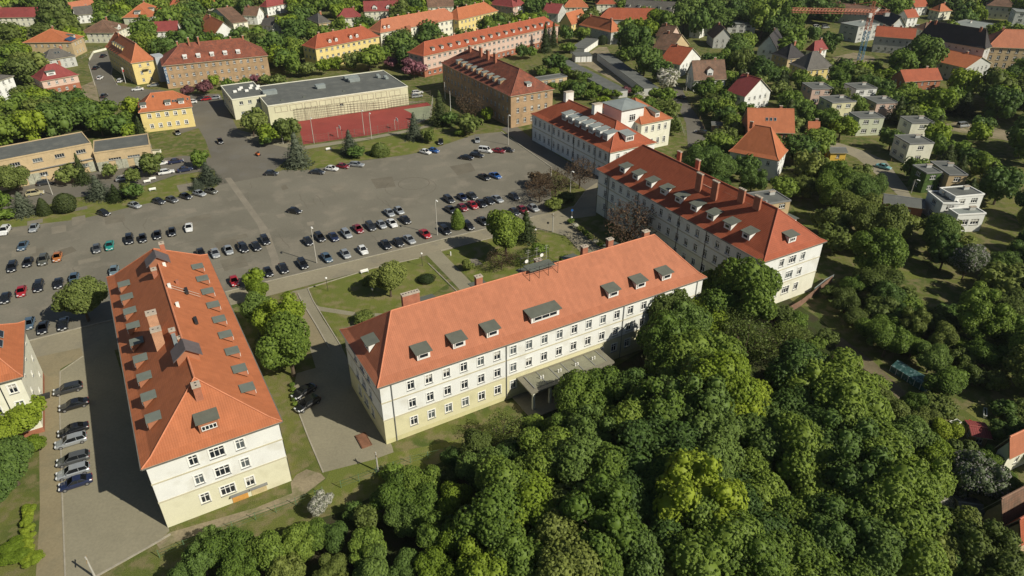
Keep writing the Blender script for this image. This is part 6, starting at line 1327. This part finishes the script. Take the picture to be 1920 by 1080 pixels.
NF['k']=fill('on the shady slope at the right edge',[(1760,430),(1900,400),(2010,440),(2040,800),(1900,760),(1780,640),(1740,520)],3.4,5.4,['HD','H','HO','HD','BO','HL'],2400,.67,.95,15)
NF['l']=fill('below the right barracks end',[(1540,560),(1760,560),(1880,720),(1820,800),(1700,740),(1600,650)],2.0,4.0,['HO','HD','BO','H','B'],2200,.70,.9,16)
NF['m']=fill('in the lower right gardens',[(1700,760),(1820,760),(1990,800),(2020,1120),(1860,1120),(1800,1000),(1740,860)],1.8,3.2,['HD','HO','BO','H'],1500,.72,.9,17)
NF['n']=fill('beside the garages and the brown block',[(985,150),(1070,120),(1240,190),(1260,260),(1180,190),(1060,175),(1000,175)],2.0,3.2,['M','B','O','B'],900,.75,.8,18)
NF['o']=fill('in the big wood undergrowth',[(1330,640),(1480,600),(1640,700),(1800,900),(1850,1100),(1500,1130),(800,1150),(330,1130),(620,1010),(850,890),(1050,780)],1.8,2.8,['BO','B','BO'],900,.72,.8,19,50)
print('FILL',NF,len(TREES))

# ---------------------------------------------------------------- past 290 trees, the smallest in view become one far woodland mass
for t in TREES: t['rp']=t['R']*FOC/t['d']*(1 if -60<t['px']<1980 and -60<t['py']<1160 else .01)
order=sorted([t for t in TREES if KIND[t['k']][4]=='tree'],key=lambda t:-t['rp']); rest=order[290:]
if rest:
    low=[deciduous('crown',L_mid,61+i,nl=(12,15,18)[i],knobs=170,kr=.11,ls=.10,per=4,rz=(.8,.95,.85)[i],open_=0) for i in range(3)]
    src=[]
    for me in low:
        nv=len(me.vertices); co=np.empty(nv*3,'f'); me.vertices.foreach_get('co',co); nf=len(me.polygons); vi=np.empty(nf*4,'i'); me.loops.foreach_get('vertex_index',vi); tn=np.empty(nf,'f'); me.attributes['tint'].data.foreach_get('value',tn); src.append((co.reshape(-1,3),vi.reshape(-1,4),tn))
    mats=[L_mid,L_deep,L_yel,L_olive,L_pale,L_brn]; mi={'M':0,'H':0,'D':1,'HD':1,'Y':2,'HY':2,'O':3,'HO':3,'TO':3,'P':4,'HP':4,'T':5}
    AV=[];AF=[];AT=[];AM=[];off=0
    for i,t in enumerate(rest):
        co,vi,tn=src[i%3]; o=t['o']; a=o.rotation_euler.z; c,s_=math.cos(a),math.sin(a); q=co*np.array(o.scale); V=np.stack([q[:,0]*c-q[:,1]*s_+t['x'],q[:,0]*s_+q[:,1]*c+t['y'],q[:,2]],1)
        AV.append(V); AF.append(vi+off); off+=len(V); AT.append(np.clip(tn+rnd.uniform(-.18,.18),0,1)); AM.append(np.full(len(vi),mi.get(t['k'],0)))
    AV=np.concatenate(AV);AF=np.concatenate(AF);AT=np.concatenate(AT);AM=np.concatenate(AM)
    me=bpy.data.meshes.new('far_woodland'); me.vertices.add(len(AV)); me.vertices.foreach_set('co',AV.ravel().astype('f')); me.loops.add(AF.size); me.loops.foreach_set('vertex_index',AF.ravel().astype('i')); me.polygons.add(len(AF)); me.polygons.foreach_set('loop_start',(np.arange(len(AF))*4).astype('i')); me.update(calc_edges=True)
    me.attributes.new('tint','FLOAT','FACE').data.foreach_set('value',AT.astype('f'))
    for m_ in mats: me.materials.append(m_)
    me.polygons.foreach_set('material_index',AM.astype('i')); wo=new_obj('far_woodland',me); tag(wo,'mixed green trees filling the gardens and slopes beyond the named ones',None,None,'stuff')
    for t in rest:
        for ch in list(t['o'].children): bpy.data.objects.remove(ch)
        bpy.data.objects.remove(t['o'])
    gone={id(t) for t in rest}; TREES=[t for t in TREES if id(t) not in gone]
    print('REST',len(rest),'KEPT',len(TREES))
# ---------------------------------------------------------------- labels: each tree placed by its look and by what it stands next to
def near_words(t):
    z=t['zone']
    if z: return z
    return 'among the houses'
big=[t for t in TREES if t['zone'] in('in the big wood',)]
for t in TREES: t['rowk']=None
from collections import defaultdict
def landmark(t):
    best=None
    for b in BLD:
        if b['short']=='garage': continue
        dx=t['px']-b['scr'][0]; dy=(t['py']-b['scr'][1])*1.6; d=math.hypot(dx,dy)
        if best is None or d<best[0]: best=(d,b,dx,dy)
    d,b,dx,dy=best
    if abs(dx)>abs(dy): rel='left of' if dx<0 else 'right of'
    else: rel='behind' if dy<0 else 'in front of'
    return rel+' the '+b['short']
groups=defaultdict(list)
for t in TREES:
    dsc=KIND[t['k']][5]
    if t['zone'] and ('big wood' in t['zone']): t['rowk']=int((1110-t['py'])//55); key=(dsc,'row %s of %s'%(ORD[t['rowk']],'the big wood' if t['zone']=='in the big wood' else 'the wood undergrowth'))
    elif t['zone'] and t['zone'] in('by the beige store','along the red court','beside the left barracks','on the round lawns','around the forecourt','at the foot of the car park','in the courtyard hedge','in the flower hedge','in the low hedge by two parked cars','round the garage yard','at the left edge of the courtyard'): key=(dsc,t['zone'])
    else: key=(dsc,landmark(t))
    groups[key].append(t)
for (dsc,pl),L in groups.items():
    L.sort(key=lambda t:t['px'])
    for i,t in enumerate(L):
        if pl.startswith('row '):
            rw=pl[4:].split(' of ')[0]; wd=pl.split(' of ',1)[1]
            lab='%s in %s, %s row from below, %s of its look from left'%(dsc,wd,rw,ORD[i]) if len(L)>1 else '%s in %s, %s row from below'%(dsc,wd,rw)
            if len(lab.split())>16: lab='%s in %s, %s row up, %s from left'%(dsc,wd,rw,ORD[i])
        else:
            lab='%s %s'%(dsc,pl) + (', %s such from left'%ORD[i] if len(L)>1 else '')
        tag(t['o'],lab,{'bush':'bush','spruce':'spruce','conical_yew':'evergreen','round_yew':'evergreen','weeping_bush':'bush'}.get(KIND[t['k']][4],'tree'),{'tree':'trees','bush':'bushes','spruce':'spruces'}.get(KIND[t['k']][4]))
# one solid mass only for what nobody could count: the far woods beyond the last houses

# ---------------------------------------------------------------- thin spring haze in the air
b=MB(); b.box(-900,-120,-1,900,1300,92,0)
hm=bpy.data.materials.new('haze_air'); hm.use_nodes=True; nt=hm.node_tree
for n in list(nt.nodes): nt.nodes.remove(n)
pv=nd(nt,'ShaderNodeVolumePrincipled'); pv.inputs['Density'].default_value=.00006; pv.inputs['Color'].default_value=(.86,.92,1,1); pv.inputs['Anisotropy'].default_value=.2
oo=nd(nt,'ShaderNodeOutputMaterial'); nt.links.new(pv.outputs[0],oo.inputs['Volume'])
hz=b.build('haze',[hm]); tag(hz,None,None,None,'stuff')
